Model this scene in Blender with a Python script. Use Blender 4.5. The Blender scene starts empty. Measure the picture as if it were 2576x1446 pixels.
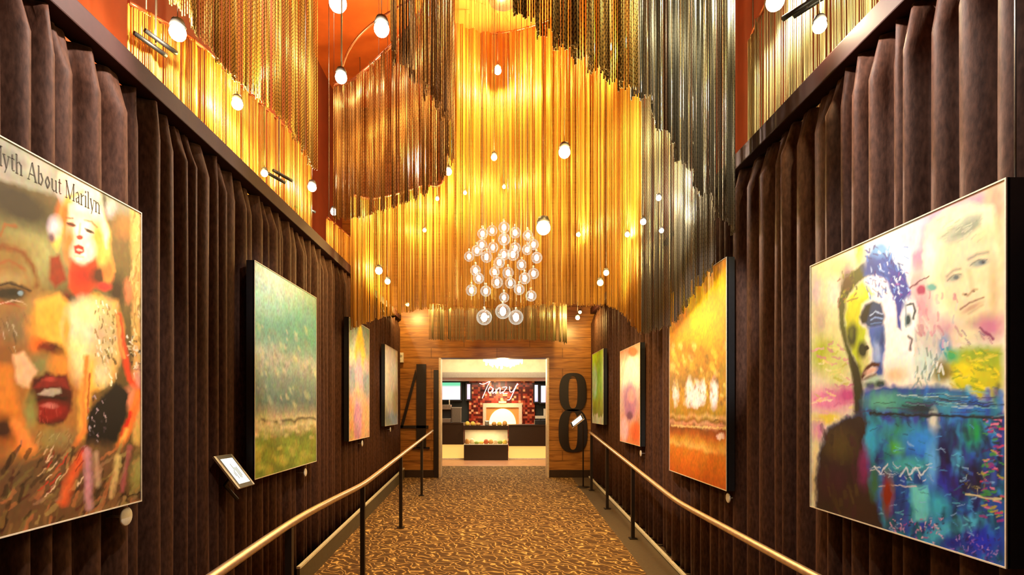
import bpy, bmesh, math, random
import numpy as np
from mathutils import Vector, Matrix

scene = bpy.context.scene
COL = scene.collection
PI = math.pi
# ------------------------------------------------------------------ camera
F, CX, HY, ZE = 1450.0, 1250.0, 1025.0, 1.80      # focal length in px, vanishing point, eye height
cam_d = bpy.data.cameras.new('camera'); cam = bpy.data.objects.new('camera', cam_d); COL.objects.link(cam)
cam.location = (0, 0, ZE); cam.rotation_euler = (PI / 2, 0, 0)
cam_d.sensor_width = 36; cam_d.sensor_fit = 'HORIZONTAL'; cam_d.lens = F / 2576 * 36
cam_d.shift_x = (1288 - CX) / 2576; cam_d.shift_y = (HY - 723) / 2576; cam_d.clip_start = 0.05
scene.camera = cam
# ------------------------------------------------------------------ world + exposure
w = bpy.data.worlds.new('world'); scene.world = w; w.use_nodes = True
w.node_tree.nodes['Background'].inputs[0].default_value = (1.0, 0.62, 0.42, 1)
w.node_tree.nodes['Background'].inputs[1].default_value = 0.03
scene.view_settings.view_transform = 'Standard'; scene.view_settings.look = 'None'
scene.view_settings.exposure = 0.0; scene.view_settings.gamma = 1.0
scene.view_settings.use_curve_mapping = False
scene.cycles.max_bounces = 6; scene.cycles.sample_clamp_indirect = 4.0

# ------------------------------------------------------------------ helpers
def at(x, y, Y):            # a point seen at pixel (x, y), at distance Y
    return Vector(((x - CX) * Y / F, Y, ZE - (y - HY) * Y / F))
def atX(x, y, X):           # a point seen at pixel (x, y), on the plane X
    return at(x, y, X * F / (x - CX))
def s2l(c):
    c = np.asarray(c, float); return np.where(c <= 0.04045, c / 12.92, ((c + 0.055) / 1.055) ** 2.4)
def hexl(h):
    h = h.lstrip('#'); return s2l([int(h[i:i + 2], 16) / 255 for i in (0, 2, 4)])
def tag(o, label=None, cat=None, group=None, kind=None):
    if label: o['label'] = label
    if cat: o['category'] = cat
    if group: o['group'] = group
    if kind: o['kind'] = kind
    return o
def thing(name, label, cat, loc=(0, 0, 0), group=None, rz=0):
    o = bpy.data.objects.new(name, None); COL.objects.link(o); o.location = loc; o.rotation_euler = (0, 0, rz)
    o.empty_display_size = 0.1
    return tag(o, label, cat, group)

class MB:
    """collects geometry for ONE mesh object (world coordinates, or local to its parent's base)"""
    def __init__(s): s.v = []; s.f = []; s.sm = []
    def add(s, vs, fs, smooth=False):
        n = len(s.v); s.v += [tuple(p) for p in vs]; s.f += [tuple(i + n for i in q) for q in fs]; s.sm += [smooth] * len(fs); return s
    def box(s, a, b):
        (x0, y0, z0), (x1, y1, z1) = a, b
        x0, x1 = min(x0, x1), max(x0, x1); y0, y1 = min(y0, y1), max(y0, y1); z0, z1 = min(z0, z1), max(z0, z1)
        vs = [(x0, y0, z0), (x1, y0, z0), (x1, y1, z0), (x0, y1, z0), (x0, y0, z1), (x1, y0, z1), (x1, y1, z1), (x0, y1, z1)]
        return s.add(vs, [(3, 2, 1, 0), (4, 5, 6, 7), (0, 1, 5, 4), (1, 2, 6, 5), (2, 3, 7, 6), (3, 0, 4, 7)])
    def obox(s, M, sx, sy, sz):
        vs = [M @ Vector((x * sx / 2, y * sy / 2, z * sz / 2)) for x, y, z in
              [(-1, -1, -1), (1, -1, -1), (1, 1, -1), (-1, 1, -1), (-1, -1, 1), (1, -1, 1), (1, 1, 1), (-1, 1, 1)]]
        return s.add(vs, [(3, 2, 1, 0), (4, 5, 6, 7), (0, 1, 5, 4), (1, 2, 6, 5), (2, 3, 7, 6), (3, 0, 4, 7)])
    def tube(s, path, r, seg=10, cap=True, flat=1.0):
        path = [Vector(p) for p in path]; n = len(path); vs = []
        for i, p in enumerate(path):
            t = (path[min(i + 1, n - 1)] - path[max(i - 1, 0)]).normalized()
            up = Vector((0, 0, 1)) if abs(t.z) < 0.95 else Vector((0, 1, 0))
            a = t.cross(up).normalized(); b = a.cross(t).normalized()
            rr = r[i] if isinstance(r, (list, tuple)) else r
            for k in range(seg):
                q = 2 * PI * k / seg; vs.append(p + a * rr * math.cos(q) + b * rr * flat * math.sin(q))
        fs = [(i * seg + k, i * seg + (k + 1) % seg, (i + 1) * seg + (k + 1) % seg, (i + 1) * seg + k) for i in range(n - 1) for k in range(seg)]
        s.add(vs, fs, True)
        if cap:
            s.add(vs[:seg], [tuple(range(seg))]); s.add(vs[-seg:], [tuple(reversed(range(seg)))])
        return s
    def lathe(s, prof, M=Matrix(), seg=20):
        vs = [M @ Vector((r * math.cos(2 * PI * k / seg), r * math.sin(2 * PI * k / seg), z)) for r, z in prof for k in range(seg)]
        fs = [(i * seg + k, i * seg + (k + 1) % seg, (i + 1) * seg + (k + 1) % seg, (i + 1) * seg + k) for i in range(len(prof) - 1) for k in range(seg)]
        return s.add(vs, fs, True)
    def ball(s, c, r, sz=1.0, seg=14, rings=8, top=0.0):
        prof = [(max(1e-4, r * math.sin(PI * i / rings)), -r * sz * math.cos(PI * i / rings)) for i in range(rings + 1)]
        return s.lathe(prof, Matrix.Translation(c), seg)
    def prism(s, poly, to3, d):        # poly: 2-D outline, to3(p, depth) -> 3-D
        n = len(poly); vs = [to3(p, 0) for p in poly] + [to3(p, d) for p in poly]
        return s.add(vs, [tuple(range(n)), tuple(reversed(range(n, 2 * n)))] + [(i, i + n, (i + 1) % n + n, (i + 1) % n) for i in range(n)])
    def build(s, name, m, parent=None, bevel=0, shade=None):
        me = bpy.data.meshes.new(name); me.from_pydata(s.v, [], s.f)
        me.polygons.foreach_set('use_smooth', s.sm); me.materials.append(m)
        bm = bmesh.new(); bm.from_mesh(me); bmesh.ops.remove_doubles(bm, verts=bm.verts, dist=1e-5)
        bmesh.ops.recalc_face_normals(bm, faces=bm.faces); bm.to_mesh(me); bm.free()
        o = bpy.data.objects.new(name, me); COL.objects.link(o)
        if parent is not None:
            o.parent = parent; 
            o.matrix_parent_inverse = Matrix.Translation(parent.location).inverted() if parent.rotation_euler.z == 0 else parent_m(parent).inverted()
        if bevel:
            b = o.modifiers.new('bevel', 'BEVEL'); b.width = bevel; b.segments = 2; b.limit_method = 'ANGLE'
        return o
def parent_m(p): return Matrix.Translation(p.location) @ Matrix.Rotation(p.rotation_euler.z, 4, 'Z')

# ------------------------------------------------------------------ materials
class NT:
    def __init__(s, name):
        s.m = bpy.data.materials.new(name); s.m.use_nodes = True; s.t = s.m.node_tree; s.n = s.t.nodes; s.b = s.n['Principled BSDF']
    def node(s, typ, **kw):
        n = s.n.new(typ)
        for k, v in kw.items():
            if k.startswith('i_'):
                key = k[2:]; key = int(key) if key.isdigit() else key.replace('_', ' '); n.inputs[key].default_value = v
            else: setattr(n, k, v)
        return n
    def link(s, a, b): s.t.links.new(a, b)
    def math(s, op, a, b=None):
        n = s.n.new('ShaderNodeMath'); n.operation = op
        for i, q in enumerate((a, b)):
            if q is None: continue
            if isinstance(q, (int, float)): n.inputs[i].default_value = q
            else: s.link(q, n.inputs[i])
        return n.outputs[0]
    def ramp(s, fac, stops, interp='LINEAR'):
        n = s.n.new('ShaderNodeValToRGB'); n.color_ramp.interpolation = interp
        e = n.color_ramp.elements
        while len(e) < len(stops): e.new(0.5)
        for i, (p, c) in enumerate(stops): e[i].position = p; e[i].color = (*c[:3], 1)
        s.link(fac, n.inputs[0]); return n.outputs[0]
    def bump(s, h, strength=0.3, dist=0.01):
        n = s.n.new('ShaderNodeBump'); n.inputs['Strength'].default_value = strength; n.inputs['Distance'].default_value = dist
        s.link(h, n.inputs['Height']); s.link(n.outputs[0], s.b.inputs['Normal'])

def mat(name, color, rough=0.5, metal=0.0, emit=None, estr=0.0, noise=0.12, scale=30.0, **extra):
    t = NT(name); b = t.b
    b.inputs['Roughness'].default_value = rough; b.inputs['Metallic'].default_value = metal
    if noise:
        nz = t.node('ShaderNodeTexNoise'); nz.inputs['Scale'].default_value = scale; nz.inputs['Detail'].default_value = 3
        tc = t.node('ShaderNodeTexCoord'); t.link(tc.outputs['Object'], nz.inputs['Vector'])
        c = np.array(color[:3])
        t.link(t.ramp(nz.outputs[0], [(0.3, c * (1 - noise)), (0.7, c * (1 + noise))]), b.inputs['Base Color'])
    else: b.inputs['Base Color'].default_value = (*color[:3], 1)
    if emit is not None:
        b.inputs['Emission Color'].default_value = (*emit[:3], 1); b.inputs['Emission Strength'].default_value = estr
    for k, v in extra.items(): b.inputs[k.replace('_', ' ')].default_value = v
    return t.m

def velvet():
    t = NT('brown_velvet'); b = t.b
    tc = t.node('ShaderNodeTexCoord'); nz = t.node('ShaderNodeTexNoise'); nz.inputs['Scale'].default_value = 60; nz.inputs['Detail'].default_value = 4
    mp = t.node('ShaderNodeMapping'); mp.inputs['Scale'].default_value = (1, 1, 0.35)
    t.link(tc.outputs['Object'], mp.inputs[0]); t.link(mp.outputs[0], nz.inputs['Vector'])
    t.link(t.ramp(nz.outputs[0], [(0.3, (0.036, 0.0145, 0.0075)), (0.7, (0.086, 0.037, 0.021))]), b.inputs['Base Color'])
    b.inputs['Roughness'].default_value = 0.6; b.inputs['Specular IOR Level'].default_value = 0.10; b.inputs['Sheen Weight'].default_value = 0.08
    b.inputs['Sheen Roughness'].default_value = 0.35; b.inputs['Sheen Tint'].default_value = (0.9, 0.45, 0.36, 1)
    t.bump(nz.outputs[0], 0.25, 0.004); return t.m

def chain_mat(name, base, dark, metal=0.75, rough=0.34, link=0.0, freq=40.0):
    t = NT(name); b = t.b
    uv = t.node('ShaderNodeUVMap'); sp = t.node('ShaderNodeSeparateXYZ'); t.link(uv.outputs[0], sp.inputs[0])
    fl = t.math('FLOOR', sp.outputs[0]); wn = t.node('ShaderNodeTexWhiteNoise', noise_dimensions='1D'); t.link(fl, wn.inputs['W'])
    nz = t.node('ShaderNodeTexNoise', noise_dimensions='1D'); nz.inputs['Scale'].default_value = 0.11; nz.inputs['Detail'].default_value = 2
    t.link(fl, nz.inputs['W'])
    mixf = t.math('ADD', t.math('MULTIPLY', wn.outputs[0], 0.55), t.math('MULTIPLY', nz.outputs[0], 0.6))
    col = t.ramp(mixf, [(0.22, dark), (0.62, base), (0.95, np.minimum(1, np.array(base) * 1.25))])
    wave = t.math('SINE', t.math('ADD', t.math('MULTIPLY', sp.outputs[1], 2 * PI * freq), t.math('MULTIPLY', fl, PI)))
    if link:
        lk = t.ramp(t.math('MULTIPLY_ADD', wave, 0.5), [(0.0, (1 - link,) * 3), (0.5, (1, 1, 1))])
        # wave in -1..1 -> 0..1
        n = lk.node.inputs[0].links[0].from_node; n.inputs[2].default_value = 0.5
        mx = t.node('ShaderNodeMix', data_type='RGBA', blend_type='MULTIPLY'); mx.inputs[0].default_value = 1
        t.link(col, mx.inputs[6]); t.link(lk, mx.inputs[7]); col = mx.outputs[2]
    t.link(col, b.inputs['Base Color'])
    b.inputs['Metallic'].default_value = metal; b.inputs['Roughness'].default_value = rough
    return t.m

def carpet_mat():
    t = NT('carpet'); b = t.b
    tc = t.node('ShaderNodeTexCoord')
    nz = t.node('ShaderNodeTexNoise'); nz.inputs['Scale'].default_value = 5.0; nz.inputs['Detail'].default_value = 1.5
    t.link(tc.outputs['Object'], nz.inputs['Vector'])
    vm = t.node('ShaderNodeVectorMath', operation='MULTIPLY_ADD'); vm.inputs[1].default_value = (0.22, 0.22, 0.0)
    t.link(nz.outputs['Color'], vm.inputs[0]); t.link(tc.outputs['Object'], vm.inputs[2])
    wv = t.node('ShaderNodeTexWave', bands_direction='DIAGONAL'); wv.inputs['Scale'].default_value = 2.6; wv.inputs['Distortion'].default_value = 5.0
    wv.inputs['Detail'].default_value = 1.0; wv.inputs['Detail Scale'].default_value = 3.2
    t.link(vm.outputs[0], wv.inputs['Vector'])
    fine = t.node('ShaderNodeTexNoise'); fine.inputs['Scale'].default_value = 130; t.link(tc.outputs['Object'], fine.inputs['Vector'])
    f = t.math('ADD', wv.outputs['Fac'], t.math('MULTIPLY', t.math('SUBTRACT', fine.outputs[0], 0.5), 0.35))
    t.link(t.ramp(f, [(0.10, (0.085, 0.040, 0.010)), (0.36, (0.24, 0.135, 0.036)), (0.43, (0.72, 0.48, 0.19)), (0.55, (0.72, 0.48, 0.19)), (0.63, (0.20, 0.105, 0.028)), (0.95, (0.075, 0.034, 0.008))]), b.inputs['Base Color'])
    b.inputs['Roughness'].default_value = 0.95; t.bump(fine.outputs[0], 0.4, 0.004); return t.m

def wood_mat(name, c1, c2, rough=0.35):
    t = NT(name); b = t.b; tc = t.node('ShaderNodeTexCoord'); mp = t.node('ShaderNodeMapping'); mp.inputs['Scale'].default_value = (0.8, 1, 9)
    nz = t.node('ShaderNodeTexNoise'); nz.inputs['Scale'].default_value = 2.2; nz.inputs['Detail'].default_value = 6; nz.inputs['Distortion'].default_value = 1.2
    t.link(tc.outputs['Object'], mp.inputs[0]); t.link(mp.outputs[0], nz.inputs['Vector'])
    br = t.node('ShaderNodeTexBrick'); br.inputs['Scale'].default_value = 1.0; br.inputs['Mortar Size'].default_value = 0.012
    br.inputs['Brick Width'].default_value = 1.4; br.inputs['Row Height'].default_value = 0.22
    mp2 = t.node('ShaderNodeMapping'); mp2.inputs['Rotation'].default_value = (-PI / 2, 0, 0); t.link(tc.outputs['Object'], mp2.inputs[0]); t.link(mp2.outputs[0], br.inputs['Vector'])
    br.inputs['Color1'].default_value = (1, 1, 1, 1); br.inputs['Color2'].default_value = (0.7, 0.7, 0.7, 1); br.inputs['Mortar'].default_value = (0.25, 0.25, 0.25, 1)
    mx = t.node('ShaderNodeMix', data_type='RGBA', blend_type='MULTIPLY'); mx.inputs[0].default_value = 0.6
    t.link(t.ramp(nz.outputs[0], [(0.3, c1), (0.7, c2)]), mx.inputs[6]); t.link(br.outputs[0], mx.inputs[7]); t.link(mx.outputs[2], b.inputs['Base Color'])
    b.inputs['Roughness'].default_value = rough; return t.m

def mosaic_mat():
    t = NT('red_mosaic'); b = t.b; tc = t.node('ShaderNodeTexCoord'); mp = t.node('ShaderNodeMapping'); mp.inputs['Scale'].default_value = (13, 0.01, 13)
    vo = t.node('ShaderNodeTexVoronoi', distance='CHEBYCHEV'); vo.inputs['Scale'].default_value = 1; vo.inputs['Randomness'].default_value = 0.15
    t.link(tc.outputs['Object'], mp.inputs[0]); t.link(mp.outputs[0], vo.inputs['Vector'])
    sp = t.node('ShaderNodeSeparateColor'); t.link(vo.outputs['Color'], sp.inputs[0])
    t.link(t.ramp(sp.outputs[0], [(0.15, (0.10, 0.012, 0.008)), (0.45, (0.33, 0.04, 0.02)), (0.72, (0.45, 0.10, 0.045)), (0.9, (0.75, 0.42, 0.22))], 'CONSTANT'), b.inputs['Base Color'])
    b.inputs['Roughness'].default_value = 0.2; return t.m

M = {}
M['velvet'] = velvet()
M['rail'] = mat('mahogany_rail', (0.030, 0.006, 0.006), 0.65, Specular_IOR_Level=0.2)
M['gold'] = chain_mat('gold_chain', (0.90, 0.48, 0.085), (0.26, 0.095, 0.010), 0.5, 0.36)
M['goldlink'] = chain_mat('gold_link_chain', (0.72, 0.47, 0.13), (0.20, 0.10, 0.03), 0.75, 0.33, 0.85, 26)
M['bronze'] = chain_mat('bronze_chain', (0.50, 0.24, 0.07), (0.085, 0.028, 0.012), 0.7, 0.3, 0.5, 26)
M['silver'] = chain_mat('silver_chain', (0.36, 0.365, 0.33), (0.10, 0.095, 0.08), 0.75, 0.33, 0.35, 26)
M['palesilver'] = chain_mat('pale_chain', (0.72, 0.63, 0.36), (0.34, 0.27, 0.12), 0.6, 0.36)
M['track'] = mat('copper_track', (0.52, 0.16, 0.08), 0.3, 0.8)
M['ceiling'] = mat('burnt_orange_plaster', (0.62, 0.13, 0.02), 0.7, scale=3)
M['redwall'] = mat('dark_red_plaster', (0.20, 0.035, 0.015), 0.7, scale=3)
M['partition'] = mat('black_partition', (0.012, 0.008, 0.007), 0.8)
M['carpet'] = carpet_mat()
M['border'] = mat('taupe_floor_border', (0.085, 0.060, 0.036), 0.6)
M['kerb'] = mat('grey_green_kerb', (0.105, 0.088, 0.055), 0.6)
M['kerbtop'] = mat('pale_metal_strip', (0.92, 0.88, 0.78), 0.35, 0.2)
M['handrail'] = mat('brushed_bronze_rail', (0.66, 0.46, 0.30), 0.32, 0.7)
M['post'] = mat('black_post', (0.016, 0.010, 0.009), 0.4)
M['black'] = mat('black_frame', (0.012, 0.012, 0.014), 0.45)
M['edge'] = mat('pale_canvas_edge', (0.62, 0.55, 0.42), 0.6)
M['plaque'] = mat('ivory_plaque', (0.72, 0.66, 0.56), 0.5)
M['wood'] = wood_mat('orange_wood_panel', (0.22, 0.075, 0.012), (0.52, 0.22, 0.042))
M['numeral'] = mat('dark_numeral', (0.016, 0.008, 0.006), 0.4)
M['jamb'] = mat('pale_door_trim', (0.75, 0.58, 0.40), 0.35, 0.3)
M['steel'] = mat('brushed_steel', (0.55, 0.52, 0.48), 0.3, 0.9)
M['cable'] = mat('grey_cable', (0.22, 0.19, 0.16), 0.4, 0.6)
M['glass_lit'] = mat('lit_crystal_globe', (0.9, 0.85, 0.75), 0.1, 0, (1, 0.90, 0.72), 1.4, noise=0)
M['counter'] = mat('dark_walnut', (0.035, 0.018, 0.010), 0.3)
M['whitetop'] = mat('ivory_stone', (0.75, 0.66, 0.5), 0.3)
M['kick'] = mat('backlit_amber_panel', (0.6, 0.4, 0.15), 0.5, 0, (1.0, 0.58, 0.14), 0.85, noise=0)
M['cream'] = mat('cream_soffit', (0.80, 0.68, 0.48), 0.7, scale=4)
M['grey'] = mat('warm_grey_beam', (0.36, 0.32, 0.28), 0.6)
M['woodfloor'] = mat('reddish_floor', (0.62, 0.30, 0.16), 0.35, scale=6)
M['mosaic'] = mosaic_mat()
M['darkwall'] = mat('dark_teal_wall', (0.018, 0.030, 0.030), 0.6)
M['greywall'] = mat('taupe_wall', (0.16, 0.12, 0.09), 0.6)

def bulb_mat(name, c, s):
    m = mat(name, (1, 1, 1), 0.3, 0, c, s, noise=0)
    m.cycles.emission_sampling = 'NONE'; return m
M['bulb'] = bulb_mat('lit_bulb', (1, 0.90, 0.72), 14)
M['bulb_amber'] = bulb_mat('lit_amber_bulb', (1, 0.80, 0.30), 9)
M['neon'] = bulb_mat('neon_tube', (1, 0.72, 0.66), 2.2)
M['fire'] = bulb_mat('fire_glow', (1, 0.62, 0.12), 2.6)
M['crystal'] = bulb_mat('lit_crystal', (1, 0.88, 0.62), 3.0)

# ------------------------------------------------------------------ lights
def area(name, loc, rot, sx, sy, power, color=(1, 0.75, 0.45)):
    l = bpy.data.lights.new(name, 'AREA'); l.shape = 'RECTANGLE'; l.size = sx; l.size_y = sy; l.energy = power; l.color = color
    o = bpy.data.objects.new(name, l); COL.objects.link(o); o.location = loc; o.rotation_euler = rot; return o
def point(name, loc, power, color, r=0.04, parent=None):
    l = bpy.data.lights.new(name, 'POINT'); l.energy = power; l.color = color; l.shadow_soft_size = r
    o = bpy.data.objects.new(name, l); COL.objects.link(o); o.location = loc
    if parent is not None: o.parent = parent; o.matrix_parent_inverse = Matrix.Translation(parent.location).inverted()
    return o
def spot(name, loc, target, power, color, angle, blend=0.6, r=0.05, parent=None):
    l = bpy.data.lights.new(name, 'SPOT'); l.energy = power; l.color = color; l.spot_size = angle; l.spot_blend = blend; l.shadow_soft_size = r
    o = bpy.data.objects.new(name, l); COL.objects.link(o); o.location = loc
    o.rotation_euler = (Vector(target) - Vector(loc)).to_track_quat('-Z', 'Y').to_euler()
    if parent is not None: o.parent = parent; o.matrix_parent_inverse = Matrix.Translation(parent.location).inverted()
    return o
# the restaurant's ceiling downlights
area('restaurant_cove_light', (0, 16.9, 2.95), (math.radians(120), 0, 0), 3.4, 0.12, 14, (1, 0.80, 0.5))
area('restaurant_downlight', (0, 15.2, 3.26), (0, 0, 0), 2.6, 2.4, 80, (1, 0.78, 0.5))
area('restaurant_downlight', (0, 18.6, 2.66), (0, 0, 0), 2.6, 1.2, 55, (1, 0.75, 0.5))

# ------------------------------------------------------------------ structure
XL, XR, YF, ZC, RAILZ = -2.10, 2.05, 12.3, 8.2, 3.72
def floor_z(y): return 0.0 if y < 5.8 else min(0.31, 0.31 * (y - 5.8) / 6.5)
def struct(name, mb, m): return tag(mb.build(name, m), kind='structure')
ys = [-2.5, 5.8, 12.3, 14.7]
def strip(x0, x1, yy, dz=0.0):
    b = MB(); vs = []; n = len(yy)
    for y in yy:
        vs += [(x0, y, floor_z(y) + dz), (x1, y, floor_z(y) + dz), (x0, y, floor_z(y) - 0.3), (x1, y, floor_z(y) - 0.3)]
    fs = []
    for i in range(n - 1):
        a, c = 4 * i, 4 * i + 4
        fs += [(a, a + 1, c + 1, c), (a, c, c + 2, a + 2), (a + 1, a + 3, c + 3, c + 1), (a + 2, c + 2, c + 3, a + 3)]
    fs += [(0, 2, 3, 1), (4 * n - 4, 4 * n - 3, 4 * n - 1, 4 * n - 2)]
    return b.add(vs, fs)
struct('floor', strip(-3.4, 1.60, ys), M['carpet'])
b = strip(1.60, 3.4, [-2.5, 5.8, 12.3]); struct('floor_border', b, M['border'])
struct('floor_restaurant', MB().box((-3.4, 14.7, 0.0), (3.4, 20.2, 0.31)).box((1.60, 12.3, 0.0), (3.4, 14.7, 0.31)), M['woodfloor'])
struct('ceiling', MB().box((-3.5, -2.5, ZC), (3.5, YF + 0.1, ZC + 0.15)), M['ceiling'])
struct('wall_left', MB().box((-3.45, -2.5, -0.3), (-3.3, YF, ZC)), M['redwall'])
struct('wall_right', MB().box((3.3, -2.5, -0.3), (3.45, YF, ZC)), M['redwall'])
struct('wall_behind_left_drapes', MB().box((XL - 0.16, -2.5, -0.3), (XL - 0.09, YF, 3.66)), M['partition'])
struct('wall_behind_right_drapes', MB().box((XR + 0.09, -2.5, -0.3), (XR + 0.16, YF, 3.78)), M['partition'])
DX0, DX1, DZ = -1.235, 1.105, 2.86
b = MB().box((-3.3, YF, 0), (DX0, YF + 0.35, ZC)).box((DX1, YF, 0), (3.3, YF + 0.35, ZC)).box((DX0, YF, DZ), (DX1, YF + 0.35, ZC))
struct('wall_far', b, M['wood'])
struct('trim_1', MB().box((DX0 - 0.005, YF - 0.015, 0.31), (DX0 + 0.035, YF + 0.36, DZ)), M['jamb'])
struct('trim_2', MB().box((DX1 - 0.035, YF - 0.015, 0.31), (DX1 + 0.005, YF + 0.36, DZ)), M['jamb'])
struct('trim_3', MB().box((DX0 - 0.11, YF - 0.05, 0.31), (DX0 - 0.012, YF - 0.001, 2.60)), M['numeral'])
struct('baseboard_left', MB().box((XL + 0.02, YF - 0.02, 0.31), (DX0 - 0.12, YF - 0.001, 0.47)), M['counter'])
struct('baseboard_right', MB().box((DX1 + 0.01, YF - 0.02, 0.31), (XR - 0.05, YF - 0.001, 0.47)), M['counter'])
# kerbs along the drapes
def kerb(name, x0, x1, y0, y1, h, htop):
    yy = [y0, 5.8, y1] if y0 < 5.8 else [y0, y1]
    vs = []; fs = []
    for y in yy: z = floor_z(y); vs += [(x0, y, z - 0.1), (x1, y, z - 0.1), (x1, y, z + h), (x0, y, z + h)]
    for i in range(len(yy) - 1):
        a, c = 4 * i, 4 * i + 4; fs += [(a + k, a + (k + 1) % 4, c + (k + 1) % 4, c + k) for k in range(4)]
    n = len(vs); fs += [(0, 1, 2, 3), (n - 4, n - 1, n - 2, n - 3)]
    struct(name, MB().add(vs, fs), M['kerb'])
    b = MB(); vs2 = []
    for y in yy: z = floor_z(y) + h; vs2 += [(x0 - 0.004, y, z), (x1 + 0.004, y, z), (x1 + 0.004, y, z + htop), (x0 - 0.004, y, z + htop)]
    struct(name.replace('kerb', 'trim') , b.add(vs2, fs), M['kerbtop'])
kerb('kerb_left', -1.985, -1.955, 5.72, 12.2, 0.20, 0.022)
kerb('kerb_right', 1.945, 1.975, 1.0, 12.2, 0.02, 0.025)

# restaurant shell
struct('ceiling_restaurant', MB().box((-3.4, YF + 0.35, 3.3), (3.4, 17.5, 3.4)).box((-3.4, 17.5, 2.70), (3.4, 20.2, 2.80)), M['cream'])
struct('wall_soffit', MB().box((-3.4, 17.45, 2.86), (3.4, 17.5, 3.3)), M['cream'])
struct('trim_soffit', MB().box((-3.4, 17.3, 2.70), (3.4, 17.5, 2.86)), M['grey'])
struct('wall_restaurant_left', MB().box((-3.5, YF + 0.35, 0), (-3.4, 20.2, 3.4)), M['greywall'])
struct('wall_restaurant_right', MB().box((3.4, YF + 0.35, 0), (3.5, 20.2, 3.4)), M['greywall'])
struct('wall_restaurant_back', MB().box((-3.4, 20.0, 0), (3.4, 20.2, 2.75)), M['darkwall'])
m0, m1 = at(1180, 900, 19.8).x, at(1345, 900, 19.8).x
struct('wall_mosaic', MB().box((m0, 19.75, 0.31), (m1, 20.0, 2.70)), M['mosaic'])

# ------------------------------------------------------------------ drapes and their rails
def drape(name, label, X, sgn, y0, y1, ztop, seed, period=0.17, amp=0.062):
    rng = np.random.default_rng(seed); dy = 0.016
    n = int((y1 - y0) / dy); yv = np.linspace(y0, y1, n)
    # irregular pleats: random widths
    edges = [y0]
    while edges[-1] < y1: edges.append(edges[-1] + period * rng.uniform(0.6, 1.45))
    edges = np.array(edges); k = np.clip(np.searchsorted(edges, yv, 'right') - 1, 0, len(edges) - 2)
    fr = (yv - edges[k]) / (edges[k + 1] - edges[k]); ampk = rng.uniform(0.6, 1.15, len(edges))
    pleat = (np.abs(np.sin(PI * fr)) ** 0.75) * ampk[k]
    pin = np.exp(-((fr - 0.5) / 0.12) ** 2) * rng.uniform(-0.4, 0.9, len(edges))[k]
    zs = np.concatenate([np.linspace(0.0, 0.8, 5), np.linspace(0.88, 1.0, 11)])
    vs = []; rows = len(zs)
    wob = rng.uniform(0, 6.28, len(edges))
    for zi in zs:
        d = np.clip((1 - zi) / 0.06, 0, 1)            # 0 at the rail
        x = pleat * (0.45 + 0.55 * d) + pin * (1 - d) * 0.55 + 0.03 * np.sin(wob[k] + zi * 5) * d * pleat
        zz = np.array([floor_z(y) + 0.03 for y in yv])
        z = zz + (ztop - zz) * zi - (0.022 * (fr - 0.5) ** 2 * 4 * (zi > 0.99))
        ys_ = yv + 0.006 * np.sin(wob[k] * 3 + zi * 5) * np.sin(PI * fr) * d
        vs.append(np.stack([X + sgn * (-0.066 + 2 * amp * x), ys_, z], 1))
    V = np.concatenate(vs); q = np.arange(n - 1)
    fs = np.concatenate([np.stack([r * n + q, r * n + q + 1, (r + 1) * n + q + 1, (r + 1) * n + q], 1) for r in range(rows - 1)])
    me = bpy.data.meshes.new(name); me.from_pydata(V.tolist(), [], fs.tolist()); me.materials.append(M['velvet'])
    me.polygons.foreach_set('use_smooth', [True] * len(fs))
    o = bpy.data.objects.new(name, me); COL.objects.link(o); so = o.modifiers.new('cloth', 'SOLIDIFY'); so.thickness = 0.006; so.offset = 0
    return tag(o, label, 'curtain')
drape('velvet_curtain', 'long pleated brown velvet curtain covering the left wall behind its four artworks', XL, 1, 0.9, 12.25, 3.652, 3, 0.15)
drape('velvet_curtain', 'long pleated brown velvet curtain covering the right wall behind its four artworks', XR, -1, 2.16, 12.25, 3.782, 5, 0.165)
drape('velvet_curtain', 'narrow end of brown velvet curtain at the extreme right edge, past the dark portrait side', XR, -1, 1.0, 2.06, 3.782, 8, 0.15)
b = MB().box((XL - 0.07, 0.4, 3.66), (XL + 0.06, 12.28, 3.785)); o = b.build('curtain_rail', M['rail'], bevel=0.008)
tag(o, 'dark mahogany rail running along the top of the left velvet curtain', 'curtain rail')
b = MB().box((XR - 0.06, 0.4, 3.79), (XR + 0.07, 12.28, 3.92)); o = b.build('curtain_rail', M['rail'], bevel=0.008)
tag(o, 'dark mahogany rail running along the top of the right velvet curtain', 'curtain rail')

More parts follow.
